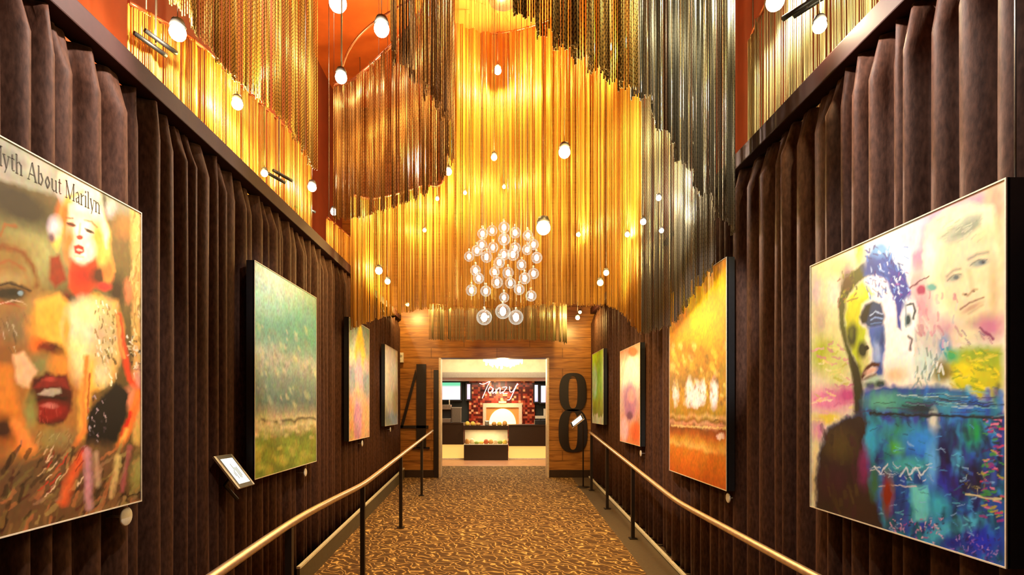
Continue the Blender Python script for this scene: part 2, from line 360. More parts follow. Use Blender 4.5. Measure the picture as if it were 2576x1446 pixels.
# ------------------------------------------------------------------ bead curtains
def smooth_path(pts, n_per=40):
    P = [np.array(p, float) for p in pts]; P = [2 * P[0] - P[1]] + P + [2 * P[-1] - P[-2]]; out = []
    for i in range(1, len(P) - 2):
        for t in np.linspace(0, 1, n_per, endpoint=False):
            a, b_, c, d = P[i - 1:i + 3]
            out.append(0.5 * (2 * b_ + (c - a) * t + (2 * a - 5 * b_ + 4 * c - d) * t * t + (3 * b_ - a - 3 * c + d) * t ** 3))
    out.append(P[-2]); return np.array(out)
def bead_curtain(label, pts, m, sp, wd, seed, amp=0.03, wl=0.22, cover=1.0, track=True, jag=0.012, group=None):
    """pts: (x, y, z_bottom, z_top) along the track"""
    rng = np.random.default_rng(seed); C = smooth_path(pts)
    seg = np.linalg.norm(np.diff(C[:, :2], axis=0), axis=1); s = np.concatenate([[0], np.cumsum(seg)]); L = s[-1]
    ss = np.arange(0, L, sp); ss = ss[rng.random(len(ss)) < cover] + rng.normal(0, sp * 0.12, int(0) or 0).sum()
    c = np.stack([np.interp(ss, s, C[:, j]) for j in range(4)], 1)
    d = np.stack([np.interp(ss + 0.02, s, C[:, j]) - np.interp(ss - 0.02, s, C[:, j]) for j in range(2)], 1)
    d /= np.linalg.norm(d, axis=1)[:, None] + 1e-9; nrm = np.stack([-d[:, 1], d[:, 0]], 1)
    ph = np.cumsum(rng.normal(0, 0.06, len(ss)))
    rip = amp * (np.sin(2 * PI * ss / wl + ph) + 0.45 * np.sin(2 * PI * ss / (wl * 0.41) + 1.7 * ph))
    xy = c[:, :2] + nrm * rip[:, None] + rng.normal(0, 0.0025, (len(ss), 2))
    n = len(ss); V = np.zeros((n, 2, 4, 3)); rad = wd / 2
    rot = rng.uniform(0, PI / 2, n)
    for j in range(4):
        a = rot + j * PI / 2
        V[:, :, j, 0] = (xy[:, 0] + rad * np.cos(a))[:, None]; V[:, :, j, 1] = (xy[:, 1] + rad * np.sin(a))[:, None]
    V[:, 0, :, 2] = (c[:, 2] + rng.normal(0, jag, n) + 0.35 * rip)[:, None]; V[:, 1, :, 2] = c[:, 3][:, None]
    base = np.arange(n)[:, None] * 8; fs = []
    for j in range(4): fs.append(np.concatenate([base + j, base + (j + 1) % 4, base + 4 + (j + 1) % 4, base + 4 + j], 1))
    fs.append(np.concatenate([base + 3, base + 2, base + 1, base], 1))
    Fc = np.stack(fs, 1).reshape(-1, 4); verts = V.reshape(-1, 3)
    i0 = len(pts) // 2
    root = thing('bead_curtain', label, 'bead curtain', (pts[i0][0], pts[i0][1], min(p[2] for p in pts)), group)
    me = bpy.data.meshes.new('strands'); me.from_pydata(verts.tolist(), [], Fc.tolist()); me.materials.append(m)
    me.polygons.foreach_set('use_smooth', [True] * len(Fc))
    uv = me.uv_layers.new(name='UVMap'); lv = np.zeros(len(me.loops), np.int32); me.loops.foreach_get('vertex_index', lv)
    uu = np.stack([lv // 8 + 0.5, verts[lv, 2]], 1); uv.data.foreach_set('uv', uu.ravel().astype(np.float32))
    o = bpy.data.objects.new('strands', me); COL.objects.link(o); o.parent = root
    o.matrix_parent_inverse = Matrix.Translation(root.location).inverted(); o['kind'] = 'stuff'
    if track:
        tp = C[::6]; MB().tube([(p[0], p[1], p[3] + 0.012) for p in tp], 0.016, 8).build('track', M['track'], root)
        if pts[0][3] < 8:
            nh = max(2, int(L / 1.3) + 1)
            for q in np.linspace(0.04, 0.96, nh):
                hx, hy, hz = [float(np.interp(q * L, s, C[:, j])) for j in (0, 1, 3)]
                MB().tube([(hx, hy, hz), (hx, hy, 8.2)], 0.006, 6).build('hanger', M['cable'], root)
    return root
bead_curtain('huge gold bead curtain sweeping across the corridor behind the globe chandelier',
    [(1.66, 6.62, 2.65, 8.18), (1.6, 8.0, 3.2, 8.18), (1.1, 9.3, 3.45, 8.18), (0, 9.85, 3.49, 8.18), (-0.76, 9.55, 3.43, 8.18), (-0.84, 9.5, 3.42, 5.7), (-1.2, 9.15, 3.36, 5.3), (-1.72, 8.3, 3.08, 4.8), (-1.86, 7.36, 2.80, 4.5)],
    M['gold'], 0.0085, 0.0085, 11, 0.034, 0.23)
bead_curtain('sparse gold strands hanging in front of the globe chandelier',
    [(1.35, 7.6, 3.15, 8.18), (0.5, 8.15, 3.30, 8.18), (-0.6, 8.15, 3.32, 8.18)], M['gold'], 0.02, 0.007, 12, 0.02, 0.25, 0.5)
bead_curtain('grey silver bead curtain hugging the right wall above the golden landscape picture',
    [(1.80, 4.74, 3.0, 6.8), (1.80, 5.3, 2.84, 6.8), (1.83, 6.0, 2.68, 6.8), (1.66, 6.58, 2.64, 6.8)], M['silver'], 0.008, 0.008, 13, 0.018, 0.2)
bead_curtain('silver bead curtain hanging at upper right beside the right curtain rail',
    [(1.90, 4.67, 3.20, 6.6), (1.81, 4.60, 3.30, 6.6), (1.583, 4.5, 3.52, 6.6), (1.335, 4.4, 3.80, 6.6), (1.10, 4.30, 4.12, 6.6), (1.02, 4.25, 4.10, 6.6)], M['silver'], 0.0062, 0.0100, 14, 0.035, 0.21)
bead_curtain('gold link curtain with scalloped hem overhead at the top, right of centre',
    [(1.0, 4.2, 4.10, 6.6), (0.83, 4.0, 4.06, 6.6), (0.36, 3.5, 4.03, 6.6), (0.09, 3.2, 4.06, 6.6), (-0.1, 2.9, 4.2, 6.6)], M['goldlink'], 0.0062, 0.0100, 15, 0.035, 0.19)
bronze = bead_curtain('bronze bead curtain curling round left of centre with copper track on top',
    [(-1.88, 6.62, 3.96, 5.5), (-1.64, 6.6, 3.97, 5.55), (-1.034, 6.0, 3.91, 5.62), (-0.734, 5.6, 3.866, 5.64), (-0.502, 5.2, 3.862, 5.64), (-0.43, 5.0, 3.90, 5.64), (-0.40, 4.86, 4.0, 5.64)], M['bronze'], 0.0085, 0.008, 16, 0.035, 0.22)
MB().tube([tuple(q) for q in smooth_path([tuple(at(x, y, 6.9 - k * 0.12)) for k, (x, y) in enumerate([(858, 192), (862, 165), (878, 125), (905, 88), (950, 50), (1030, 2)])], 8)], 0.014, 8).build('track', M['track'], bronze)
bead_curtain('dark bronze bead curtain overhead in front of the curled bronze one',
    [(-0.40, 4.8, 4.17, 8.18), (-0.46, 4.4, 4.12, 8.18), (-0.60, 4.0, 4.12, 8.18), (-0.72, 3.75, 4.15, 8.18)], M['bronze'], 0.008, 0.008, 17, 0.03, 0.2)
bead_curtain('dull gold bead curtain hanging from the ceiling above the left curtain rail',
    [(-2.35, 4.15, 4.75, 8.18), (-2.22, 4.7, 4.57, 8.18), (-2.2, 5.4, 4.66, 8.18), (-2.2, 6.0, 4.76, 8.18), (-2.2, 6.95, 4.66, 8.18)], M['goldlink'], 0.009, 0.008, 18, 0.03, 0.24)
bead_curtain('amber gold bead curtain standing behind the left curtain rail under the dull gold one',
    [(-2.78, 4.35, 3.2, 4.85), (-2.6, 5.0, 3.2, 4.95), (-2.62, 6.0, 3.2, 5.1), (-2.6, 7.2, 3.2, 5.25), (-2.6, 8.1, 3.2, 5.25)], M['gold'], 0.0085, 0.0085, 19, 0.025, 0.21)
bead_curtain('small lit gold bead curtain behind the far end of the left curtain rail',
    [(-2.62, 8.9, 3.2, 4.72), (-2.55, 9.6, 3.2, 4.72), (-2.5, 10.6, 3.2, 4.72)], M['gold'], 0.0085, 0.0085, 20, 0.02, 0.2)
bead_curtain('pale yellow bead curtain rising behind the right curtain rail',
    [(2.62, 5.85, 3.3, 5.32), (2.44, 5.5, 3.3, 5.36), (2.42, 4.6, 3.3, 5.5), (2.5, 3.9, 3.3, 5.5), (2.6, 3.2, 3.3, 5.5)], M['palesilver'], 0.0085, 0.0085, 21, 0.025, 0.22)
bead_curtain('short pale bead curtain over the far doorway',
    [(-1.38, 11.75, 3.2, 3.92), (-0.8, 11.3, 3.12, 3.78), (0.1, 11.1, 3.1, 3.72), (1.0, 11.3, 3.12, 3.84), (1.45, 11.8, 3.12, 3.92)], M['palesilver'], 0.012, 0.011, 22, 0.03, 0.23, 0.9)

# ------------------------------------------------------------------ hanging lamps
def bulb(px, py, Y, power, r, label, color=(1, 0.82, 0.52), m='bulb', aim=None, cable_top=8.19, off=(0, -0.10, -0.04)):
    p = at(px, py, Y); root = thing('hanging_spotlight', label, 'spotlight', p, 'hanging spotlights among the bead curtains')
    prof = [(0.2 * r, 1.7 * r), (0.7 * r, 1.55 * r), (0.98 * r, 0.75 * r), (0.9 * r, 0.7 * r), (0.6 * r, 0.95 * r), (0.01, 0.95 * r)]
    MB().lathe(prof, Matrix.Translation(p), 16).build('can', M['black'], root)
    MB().ball(p, r, 1, 14, 8).build('bulb', M[m], root)
    MB().tube([p + Vector((0, 0, 1.6 * r)), Vector((p.x, p.y, cable_top))], 0.003, 6).build('cable', M['post'], root)
    for q in (aim or []): spot('lamp', p + Vector((0, -0.02, -r * 1.3)), q[0], q[1], q[3] if len(q) > 3 else (1, 0.90, 0.78), q[2], 0.5, 0.05, root)
    if power: point('lamp', p + Vector(off), power, color, 0.03, root)
    return root
W1, AM, OR = (1, 0.80, 0.50), (1, 0.66, 0.20), (1, 0.42, 0.10)
for a in [
    (850, 8, 8.6, 700, 0.13, 'largest brightest spotlight, against the orange ceiling at the top left of centre', W1),
    (960, 73, 5.3, 60, 0.07, 'bright spotlight on the copper track above the curled bronze curtain', W1),
    (858, 195, 6.4, 30, 0.065, 'spotlight at the lower left end of the copper track', W1),
    (447, 82, 4.3, 70, 0.06, 'bright white spotlight above the left curtain rail at the top', W1),
    (395, 90, 4.8, 30, 0.04, 'small yellowish spotlight just left of the bright one above the left curtain rail', AM),
    (642, 201, 5.7, 12, 0.03, 'tiny spotlight seen on the dull gold curtain at upper left', W1),
    (597, 262, 5.3, 150, 0.05, 'yellow spotlight glowing against the amber curtain behind the left rail', AM),
    (665, 436, 5.9, 25, 0.035, 'small spotlight low behind the left rail beside twin dark barrels', AM),
    (785, 471, 7.4, 45, 0.055, 'round white spotlight left of the bronze curtain, above the left rail', W1),
    (840, 533, 8.4, 25, 0.05, 'small white spotlight under the left hem of the bronze curtain', W1),
    (1420, 383, 6.4, 90, 0.065, 'round white spotlight right of centre on the big gold curtain', AM, [((-1.95, 8.2, 2.15), 500, 0.30), ((2.0, 3.0, 2.9), 700, 0.75, (1, 0.72, 0.62))]),
    (1243, 396, 7.4, 70, 0.04, 'small spotlight in the middle of the big gold curtain, straight above the chandelier', AM, [((1.9, 10.9, 2.2), 500, 0.30)]),
    (1252, 178, 9.35, 420, 0.06, 'added topmost spotlight making the hot yellow streak on the big gold curtain', AM),  # added lamp: no bulb is visible here, it heats the gold strands
    (1530, 120, 7.75, 130, 0.05, 'added spotlight hidden behind the scalloped hem of the gold link curtain', AM),  # added out of sight to light the gold below the hem
    (2062, 66, 3.5, 60, 0.04, 'added spotlight by the slim barrels, brightening the pale yellow curtain', (1, 0.85, 0.5)),  # extra lamp added to brighten the pale strands
    (1170, 485, 9.25, 60, 0.03, 'small spotlight low left of centre above the chandelier', AM),
    (1268, 470, 9.42, 80, 0.03, 'small spotlight just above the chandelier top', AM),
    (1578, 590, 7.0, 40, 0.03, 'small amber spotlight glowing at the right end of the big gold curtain', AM),
    (1100, 500, 9.0, 45, 0.03, 'small amber spotlight on the gold curtain under the hem of the bronze one', AM),
    (1128, 432, 6.4, 40, 0.04, 'small spotlight beside the lower right hem of the bronze curtain', AM, [((1.9, 8.25, 2.0), 520, 0.30), ((-2.0, 2.6, 3.0), 600, 0.75, (1, 0.72, 0.62))]),
    (1367, 573, 7.0, 80, 0.085, 'big bright spotlight at the upper right of the chandelier', AM, [((-1.95, 10.7, 2.2), 500, 0.30)]),
    (953, 681, 8.0, 30, 0.05, 'upper left of the two small spotlights low on the left of the gold curtain', AM),
    (975, 708, 8.1, 22, 0.04, 'lower right of the two small spotlights low on the left of the gold curtain', AM),
    (1025, 766, 11.6, 60, 0.04, 'small spotlight above the wood wall just left of the doorway', AM),
    (1453, 799, 11.5, 60, 0.045, 'lower of the two small spotlights in front of the right wood wall', AM),
    (1459, 785, 11.75, 0, 0.035, 'upper of the two small spotlights in front of the right wood wall', AM),
    (1510, 711, 7.3, 22, 0.04, 'left one of a pair of small spotlights over the far right curtain rail', AM),
    (1525, 686, 7.1, 16, 0.035, 'right one of a pair of small spotlights over the far right curtain rail', AM),
    (1618, 558, 5.9, 12, 0.03, 'tiny spotlight at the left edge of the grey curtain', W1),
    (1657, 498, 5.4, 14, 0.025, 'tiny spotlight on the darker fold of the grey curtain', W1),
    (1664, 580, 5.5, 10, 0.022, 'tiny spotlight low on the darker fold of the grey curtain', W1),
    (1455, 590, 8.9, 45, 0.035, 'small amber spotlight right of the big bright one by the chandelier', AM),
    (1068, 579, 8.95, 25, 0.03, 'small amber spotlight left of the chandelier on the gold curtain', AM),
    (1950, 4, 4.6, 160, 0.07, 'bright spotlight at the top above the pale yellow curtain on the right', (1, 0.85, 0.5)),
]:
    bulb(*a[:6], color=a[6], m='bulb_amber' if a[6] is AM and a[4] < 0.05 else 'bulb', aim=a[7] if len(a) > 7 else None)

def barrels(px, py, Y, d, label, n=2, L=0.26):
    p = at(px, py, Y); root = thing('track_spotlight', label, 'spotlight', p)
    d = Vector(d).normalized()
    for k in range(n):
        c = p + Vector((0.08 * (k - (n - 1) / 2), 0, 0.02 * k))
        MB().tube([c - d * L / 2, c + d * L * 0.3, c + d * L / 2], [0.016, 0.018, 0.019], 12).build('barrel', M['black'], root)
    MB().tube([p, p + Vector((0, 0, 0.2)), (p.x, p.y, 8.19)], 0.006, 6).build('stem', M['cable'], root)
    return root
barrels(392, 112, 4.4, (0.4, 0.9, -0.1), 'pair of slim dark spotlight barrels high over the left curtain rail')
barrels(702, 446, 6.35, (0.5, 0.9, -0.1), 'pair of slim dark spotlight barrels low over the left curtain rail')
barrels(768, 528, 8.2, (0.5, 0.9, -0.1), 'pair of dark spotlight barrels over the far left curtain rail')
barrels(2030, 18, 4.0, (-0.6, 0.8, -0.1), 'pair of slim dark spotlight barrels against the pale yellow curtain')

# picture spotlights on the ceiling side, aimed at each artwork
def picture_light(loc, target, power, ang, label, color=(1, 0.97, 0.94)):
    p = Vector(loc); root = thing('picture_spotlight', label, 'spotlight', p); d = (Vector(target) - p).normalized()
    MB().tube([p - d * 0.16, p - d * 0.02, p], [0.035, 0.05, 0.052], 14).build('barrel', M['black'], root)
    MB().tube([p - d * 0.1, (p - d * 0.1) + Vector((0, 0, 0.1)), ((p - d * 0.1).x, (p - d * 0.1).y, 8.19)], 0.006, 6).build('stem', M['cable'], root)
    spot('lamp', p + d * 0.03, target, power, color, ang, 0.5, 0.05, root)
picture_light((-0.25, 2.0, 4.7), (-1.95, 2.4, 2.1), 250, 0.95, 'overhead spotlight aimed at the portrait poster on the left')
picture_light((0.25, 2.0, 4.7), (1.9, 2.75, 1.95), 210, 0.95, 'overhead spotlight aimed at the colourful portrait on the right', (0.90, 0.96, 1.0))
picture_light((1.0, 3.55, 4.5), (2.05, 2.3, 3.35), 520, 1.25, 'overhead spotlight washing the right velvet curtain', (1, 0.82, 0.72))
picture_light((-1.0, 3.35, 4.4), (-2.1, 1.9, 2.9), 380, 1.5, 'overhead spotlight washing the left velvet curtain', (1, 0.80, 0.70))
picture_light((-0.15, 3.5, 4.5), (-1.95, 5.45, 2.35), 250, 0.52, 'overhead spotlight aimed at the green landscape picture')
picture_light((0.0, 2.7, 3.85), (1.9, 5.5, 2.2), 560, 0.5, 'overhead spotlight aimed at the golden landscape picture')

# ------------------------------------------------------------------ artworks
def vnoise(x, y, seed):
    rng = np.random.default_rng(seed); G = rng.random((64, 64)); xi = np.floor(x).astype(int); yi = np.floor(y).astype(int)
    fx = x - xi; fy = y - yi; fx = fx * fx * (3 - 2 * fx); fy = fy * fy * (3 - 2 * fy); g = lambda a, c: G[a % 64, c % 64]
    return (g(xi, yi) * (1 - fx) + g(xi + 1, yi) * fx) * (1 - fy) + (g(xi, yi + 1) * (1 - fx) + g(xi + 1, yi + 1) * fx) * fy
class Paint:
    """paints pigment on a canvas grid; shapes are measured in the photograph's pixels"""
    def __init__(s, X, y0, y1, z0, z1, step, seed, rough=5.0):
        s.X, s.nu, s.nv = X, int((y1 - y0) / step) + 2, int((z1 - z0) / step) + 2
        yy = np.linspace(y0, y1, s.nu); zz = np.linspace(z0, z1, s.nv); s.Y, s.Z = np.meshgrid(yy, zz)
        s.px = CX + F * X / s.Y; s.py = HY - F * (s.Z - ZE) / s.Y
        s.u = (s.Y - y0) / (y1 - y0); s.v = (s.Z - z0) / (z1 - z0)
        s.seed = seed; rough *= 0.5
        s.T = (1.0, 0.0, 0.0)
        s.dx = rough * (vnoise(s.Y * 24, s.Z * 24, seed) + 0.8 * vnoise(s.Y * 85, s.Z * 60, seed + 1) - 0.9) * 2
        s.dy = rough * (vnoise(s.Y * 24, s.Z * 24, seed + 2) + 0.8 * vnoise(s.Y * 60, s.Z * 85, seed + 3) - 0.9) * 2
        s.c = np.ones(s.Y.shape + (3,)) * 0.5; s.wob(1)
    def wob(s, k): s.qx = s.px + k * s.dx; s.qy = s.py + k * s.dy
    def t(s, pts): return [(x * s.T[0] + s.T[1], y * s.T[0] + s.T[2]) for x, y in pts]
    def mix(s, a, col): s.c = s.c * (1 - a[..., None]) + hexl(col) * a[..., None]
    def fill(s, col): s.c[:] = hexl(col)
    def G(s, stops, wob=0.03):
        v = s.v + wob * (vnoise(s.Y * 9, s.Z * 9, s.seed + 5) - 0.5) * 2; p = [q[0] for q in stops]; cs = np.array([hexl(q[1]) for q in stops])
        s.c = np.stack([np.interp(v, p, cs[:, k]) for k in range(3)], -1)
    def E(s, x, y, rx, ry, col, rot=0, soft=0.25, al=1.0):
        (x, y), = s.t([(x, y)]); rx, ry = rx * s.T[0], ry * s.T[0]; r = math.radians(rot); dx, dy = s.qx - x, s.qy - y
        d = np.hypot((dx * math.cos(r) + dy * math.sin(r)) / rx, (-dx * math.sin(r) + dy * math.cos(r)) / ry)
        s.mix(al * np.clip((1 + soft - d) / (2 * soft), 0, 1), col)
    def P(s, pts, col, soft=4.0, al=1.0):
        pts = s.t(pts); soft *= s.T[0]; ins = np.zeros(s.px.shape, bool); dm = np.full(s.px.shape, 1e9); n = len(pts)
        for i in range(n):
            (x0, y0), (x1, y1) = pts[i], pts[(i + 1) % n]
            if y0 != y1: ins ^= ((y0 > s.qy) != (y1 > s.qy)) & (s.qx < (x1 - x0) * (s.qy - y0) / (y1 - y0) + x0)
            dm = np.minimum(dm, s.segd(x0, y0, x1, y1))
        s.mix(al * np.clip(0.5 + np.where(ins, dm, -dm) / (2 * soft), 0, 1), col)
    def segd(s, x0, y0, x1, y1):
        L2 = (x1 - x0) ** 2 + (y1 - y0) ** 2 + 1e-9; t = np.clip(((s.qx - x0) * (x1 - x0) + (s.qy - y0) * (y1 - y0)) / L2, 0, 1)
        return np.hypot(s.qx - x0 - t * (x1 - x0), s.qy - y0 - t * (y1 - y0))
    def L(s, pts, wd, col, soft=2.5, al=1.0):
        pts = s.t(pts); soft *= s.T[0]; wd *= s.T[0]; dm = np.full(s.px.shape, 1e9)
        for a, c in zip(pts[:-1], pts[1:]): dm = np.minimum(dm, s.segd(*a, *c))
        s.mix(al * np.clip(0.5 + (wd / 2 - dm) / (2 * soft), 0, 1), col)
    def speckle(s, scale, amt, seed, sx=1.0):
        for k in range(3):
            n = 0.5 * vnoise(s.Y * scale * sx, s.Z * scale, seed) + 0.35 * vnoise(s.Y * scale * 0.3, s.Z * scale * 0.3, seed + 7 + k) + 0.35 * vnoise(s.Y * scale * 2.2, s.Z * scale * 1.4, seed + 20 + k)
            s.c[..., k] = np.clip(s.c[..., k] * (1 + 2 * amt * (n - 0.6) * 2), 0, 1)
    def daubs(s, box, n, pal, rmin, rmax, seed, al=0.8, rot=None, asp=1.0):
        rng = random.Random(seed)
        for _ in range(n):
            r = rng.uniform(rmin, rmax); s.E(rng.uniform(box[0], box[2]), rng.uniform(box[1], box[3]), r * asp, r / asp, rng.choice(pal), rng.uniform(0, 180) if rot is None else rot, 0.5, al)
    def strokes(s, box, n, pal, ln, wd, ang, seed, al=0.7, spread=15, soft=1.5):
        rng = random.Random(seed)
        for _ in range(n):
            x, y, a, l = rng.uniform(box[0], box[2]), rng.uniform(box[1], box[3]), math.radians(ang + rng.uniform(-spread, spread)), rng.uniform(0.4, 1) * ln / 2
            s.L([(x - l * math.cos(a), y - l * math.sin(a)), (x + l * math.cos(a), y + l * math.sin(a))], rng.uniform(0.5, 1) * wd, rng.choice(pal), soft, al)
    def finish(s, label, cat, wallX, edge='edge', name='framed_picture'):
        y0, y1, z0, z1 = s.Y.min(), s.Y.max(), s.Z.min(), s.Z.max(); sg = 1 if s.X > 0 else -1
        root = thing(name, label, cat, (s.X, (y0 + y1) / 2, z0))
        V = np.stack([np.full(s.Y.shape, s.X), s.Y, s.Z], -1).reshape(-1, 3); i = np.arange(s.nv - 1)[:, None] * s.nu + np.arange(s.nu - 1)[None]; i = i.ravel()
        fs = np.stack([i, i + 1, i + 1 + s.nu, i + s.nu], 1)
        if sg > 0: fs = fs[:, ::-1]
        me = bpy.data.meshes.new('painted_canvas'); me.from_pydata(V.tolist(), [], fs.tolist())
        ca = me.color_attributes.new('pigment', 'FLOAT_COLOR', 'POINT')
        ca.data.foreach_set('color', np.concatenate([s.c.reshape(-1, 3), np.ones((s.nu * s.nv, 1))], 1).ravel().astype(np.float32))
        me.materials.append(M['pigment']); o = bpy.data.objects.new('painted_canvas', me); COL.objects.link(o); o.parent = root
        o.matrix_parent_inverse = Matrix.Translation(root.location).inverted()
        e = 0.006
        MB().box((s.X + sg * 0.0015, y0 - e, z0 - e), (s.X + sg * 0.065, y1 + e, z1 + e)).build('frame', M['black'], root)
        b = MB()
        for a, c in (((y0 - e, z0 - e), (y0, z1 + e)), ((y1, z0 - e), (y1 + e, z1 + e)), ((y0, z1), (y1, z1 + e)), ((y0, z0 - e), (y1, z0))):
            b.box((s.X - sg * 0.004, a[0], a[1]), (s.X + sg * 0.012, c[0], c[1]))
        b.build('edge_strip', M[edge], root)
        return root
t = NT('pigment'); at_ = t.node('ShaderNodeAttribute'); at_.attribute_name = 'pigment'
t.link(at_.outputs['Color'], t.b.inputs['Base Color']); t.b.inputs['Roughness'].default_value = 0.45; t.b.inputs['Specular IOR Level'].default_value = 0.25
M['pigment'] = t.m
AL, AR = -1.95, 1.90

# --- portrait poster, left
p = Paint(AL, 1.52, 3.155, 1.292, 2.862, 0.0052, 1)
p.fill('#5c4a24'); p.T = (1 / 1.4325, 0, 340)
p.P([(-1300, -500), (560, 270), (560, 600), (420, 650), (-1300, 600)], '#6a5a30', 30)
p.E(110, 330, 190, 60, '#8f8a50', 25, .6); p.E(150, 430, 90, 90, '#a29c62', 0, .7); p.E(70, 250, 170, 66, '#13110b', 28, .5); p.E(-160, 200, 200, 90, '#1a160e', 20, .5)
p.P([(-1300, -650), (0, -10), (560, 260), (545, 330), (400, 285), (210, 222), (0, 160), (-1300, -200)], '#8d8e7a', 10); p.E(120, 110, 60, 34, '#a5a694', 25, .6); p.E(30, 80, 60, 20, '#6e6f5e', 25, .6)
p.E(370, 240, 12, 40, '#4a4838', -8, .4); p.E(400, 270, 20, 30, '#c8b8b0', 0, .5); p.P([(215, 135), (240, 130), (360, 190), (370, 300), (250, 300), (205, 200)], '#e6d6bc', 10); p.E(225, 190, 14, 40, '#e8a898', 0, .6)
# right-hand wall pattern
p.E(440, 430, 50, 150, '#6c5a30', 0, .5); p.E(455, 330, 40, 40, '#a06a30', 0, .6); p.P([(470, 260), (525, 285), (525, 1180), (480, 1100), (478, 700)], '#cfa258', 8)
p.strokes((470, 280, 522, 760), 60, ['#e4c27a', '#a87838', '#d8b068', '#8a6a30', '#e8d09a'], 46, 7, 88, 5, .7); p.strokes((455, 720, 522, 880), 44, ['#efe6d2', '#2a2414', '#e8dcc0', '#4a3c20', '#c8b890'], 16, 7, 60, 6, .9, 60)
p.E(500, 900, 16, 60, '#d08a78', 0, .6); p.E(460, 560, 14, 40, '#e07a50', 0, .5); p.E(420, 560, 26, 60, '#2a1410', 0, .6)
# close-up face
p.P([(-1300, 380), (-200, 300), (100, 520), (250, 700), (330, 900), (330, 1150), (120, 1200), (-300, 1300), (-1300, 1500)], '#a2692e', 40)
p.E(30, 440, 90, 60, '#8a6a34', 0, .6); p.L([(-60, 440), (10, 400), (80, 420), (120, 480), (130, 540)], 18, '#7c4418', 8); p.L([(-40, 480), (30, 450), (85, 480), (100, 530)], 9, '#94582a', 5); p.L([(0, 360), (20, 320), (60, 330)], 10, '#8a5020', 5); p.E(30, 520, 80, 26, '#a08850', 0, .6)
p.E(35, 572, 66, 26, '#1c1210', 4, .4); p.E(55, 570, 30, 15, '#0a0a0c'); p.E(75, 570, 10, 8, '#7c93a2'); p.L([(-40, 545), (40, 535), (110, 560)], 10, '#2a160c', 4); p.L([(-40, 598), (40, 604), (90, 622)], 6, '#b02a18', 3); p.L([(0, 604), (60, 592), (95, 612)], 3, '#e8c8a8', 2)
p.E(50, 690, 70, 70, '#7e6844', 0, .7); p.E(10, 790, 60, 50, '#8a5a2c', 0, .6); p.E(130, 620, 50, 40, '#9c7c48', 0, .6); p.strokes((0, 640, 90, 780), 16, ['#c8b898', '#5a4830', '#94784a'], 40, 5, 75, 7, .6)
p.P([(120, 640), (190, 590), (260, 620), (270, 760), (200, 800), (130, 760)], '#ee962e', 14); p.E(170, 690, 60, 60, '#f4a23a', 0, .6); p.E(140, 755, 30, 26, '#e4641c', 0, .6); p.E(195, 768, 42, 26, '#571610', 0, .5); p.E(215, 775, 18, 16, '#2c0a08', 0, .5); p.E(160, 765, 20, 14, '#7a2010', 0, .5)
p.E(140, 830, 50, 40, '#7e7a46', 0, .6); p.E(225, 830, 40, 46, '#e08c30', 0, .6); p.P([(48, 790), (85, 780), (135, 850), (100, 910), (60, 895)], '#e6b686', 8)
p.P([(-200, 800), (40, 830), (60, 950), (90, 1060), (150, 1190), (130, 1230), (60, 1130), (-200, 1050)], '#d87f2c', 16); p.E(10, 1060, 50, 50, '#3c2014', 0, .6); p.L([(60, 1040), (110, 1130), (140, 1210)], 44, '#ea8c3e', 14)
p.P([(95, 960), (120, 880), (170, 855), (200, 868), (240, 862), (262, 920), (258, 990), (225, 1040), (180, 1050), (130, 1030)], '#45100c', 7); p.P([(115, 915), (165, 866), (200, 878), (238, 870), (254, 915), (190, 905)], '#7d1d1a', 6); p.E(180, 880, 24, 8, '#a83a30', -5, .5)
p.P([(135, 935), (160, 915), (215, 912), (222, 930), (180, 940)], '#b09f86', 4); p.E(185, 952, 56, 10, '#220605', -3); p.E(182, 992, 62, 34, '#8a1815', 0, .4); p.E(178, 975, 26, 9, '#c2685a', 0, .5); p.strokes((130, 965, 235, 1030), 14, ['#6a100e', '#a02a22', '#b8483c'], 26, 4, 85, 8, .6)
p.E(205, 1095, 70, 40, '#8c7b44', 0, .6); p.E(110, 1000, 22, 60, '#8c8648', 0, .6); p.strokes((120, 1060, 260, 1140), 26, ['#b8a468', '#6a5a2c', '#4a3c1c', '#a89058'], 30, 4, 110, 9, .6, 30)
# blond woman
p.wob(.45)
p.P([(235, 220), (300, 200), (360, 250), (398, 350), (400, 430), (412, 490), (390, 540), (345, 500), (330, 300), (250, 300), (205, 420), (180, 380), (205, 300)], '#f3c05a', 8); p.E(235, 290, 30, 50, '#e86a1c', 0, .6); p.E(196, 330, 22, 34, '#d8c8d0', 0, .6); p.E(185, 370, 12, 16, '#6a4a58', 0, .5); p.P([(180, 440), (215, 430), (240, 520), (200, 550), (178, 520)], '#8a2412', 8)
p.P([(250, 250), (310, 230), (360, 290), (352, 390), (335, 450), (290, 475), (255, 440), (240, 350)], '#fbe2b4', 8); p.P([(260, 230), (310, 205), (365, 260), (392, 350), (385, 410), (362, 350), (330, 285), (280, 270)], '#fff4d0', 8)
p.E(250, 390, 20, 60, '#ee7a34', 0, .6); p.E(352, 370, 20, 60, '#f4a840', 0, .6); p.E(300, 420, 36, 40, '#fff2da', 0, .6); p.E(300, 340, 26, 30, '#fff6e4', 0, .6)
p.L([(238, 296), (262, 298)], 5, '#8a3414', 3); p.L([(304, 306), (330, 312), (348, 332)], 5, '#a8642a', 3); p.E(256, 322, 17, 8, '#7a2c1c', 15); p.L([(240, 316), (270, 324)], 5, '#3a120c', 2); p.E(322, 346, 15, 6, '#5a3a28', 25); p.L([(306, 336), (336, 354)], 5, '#20140e', 2)
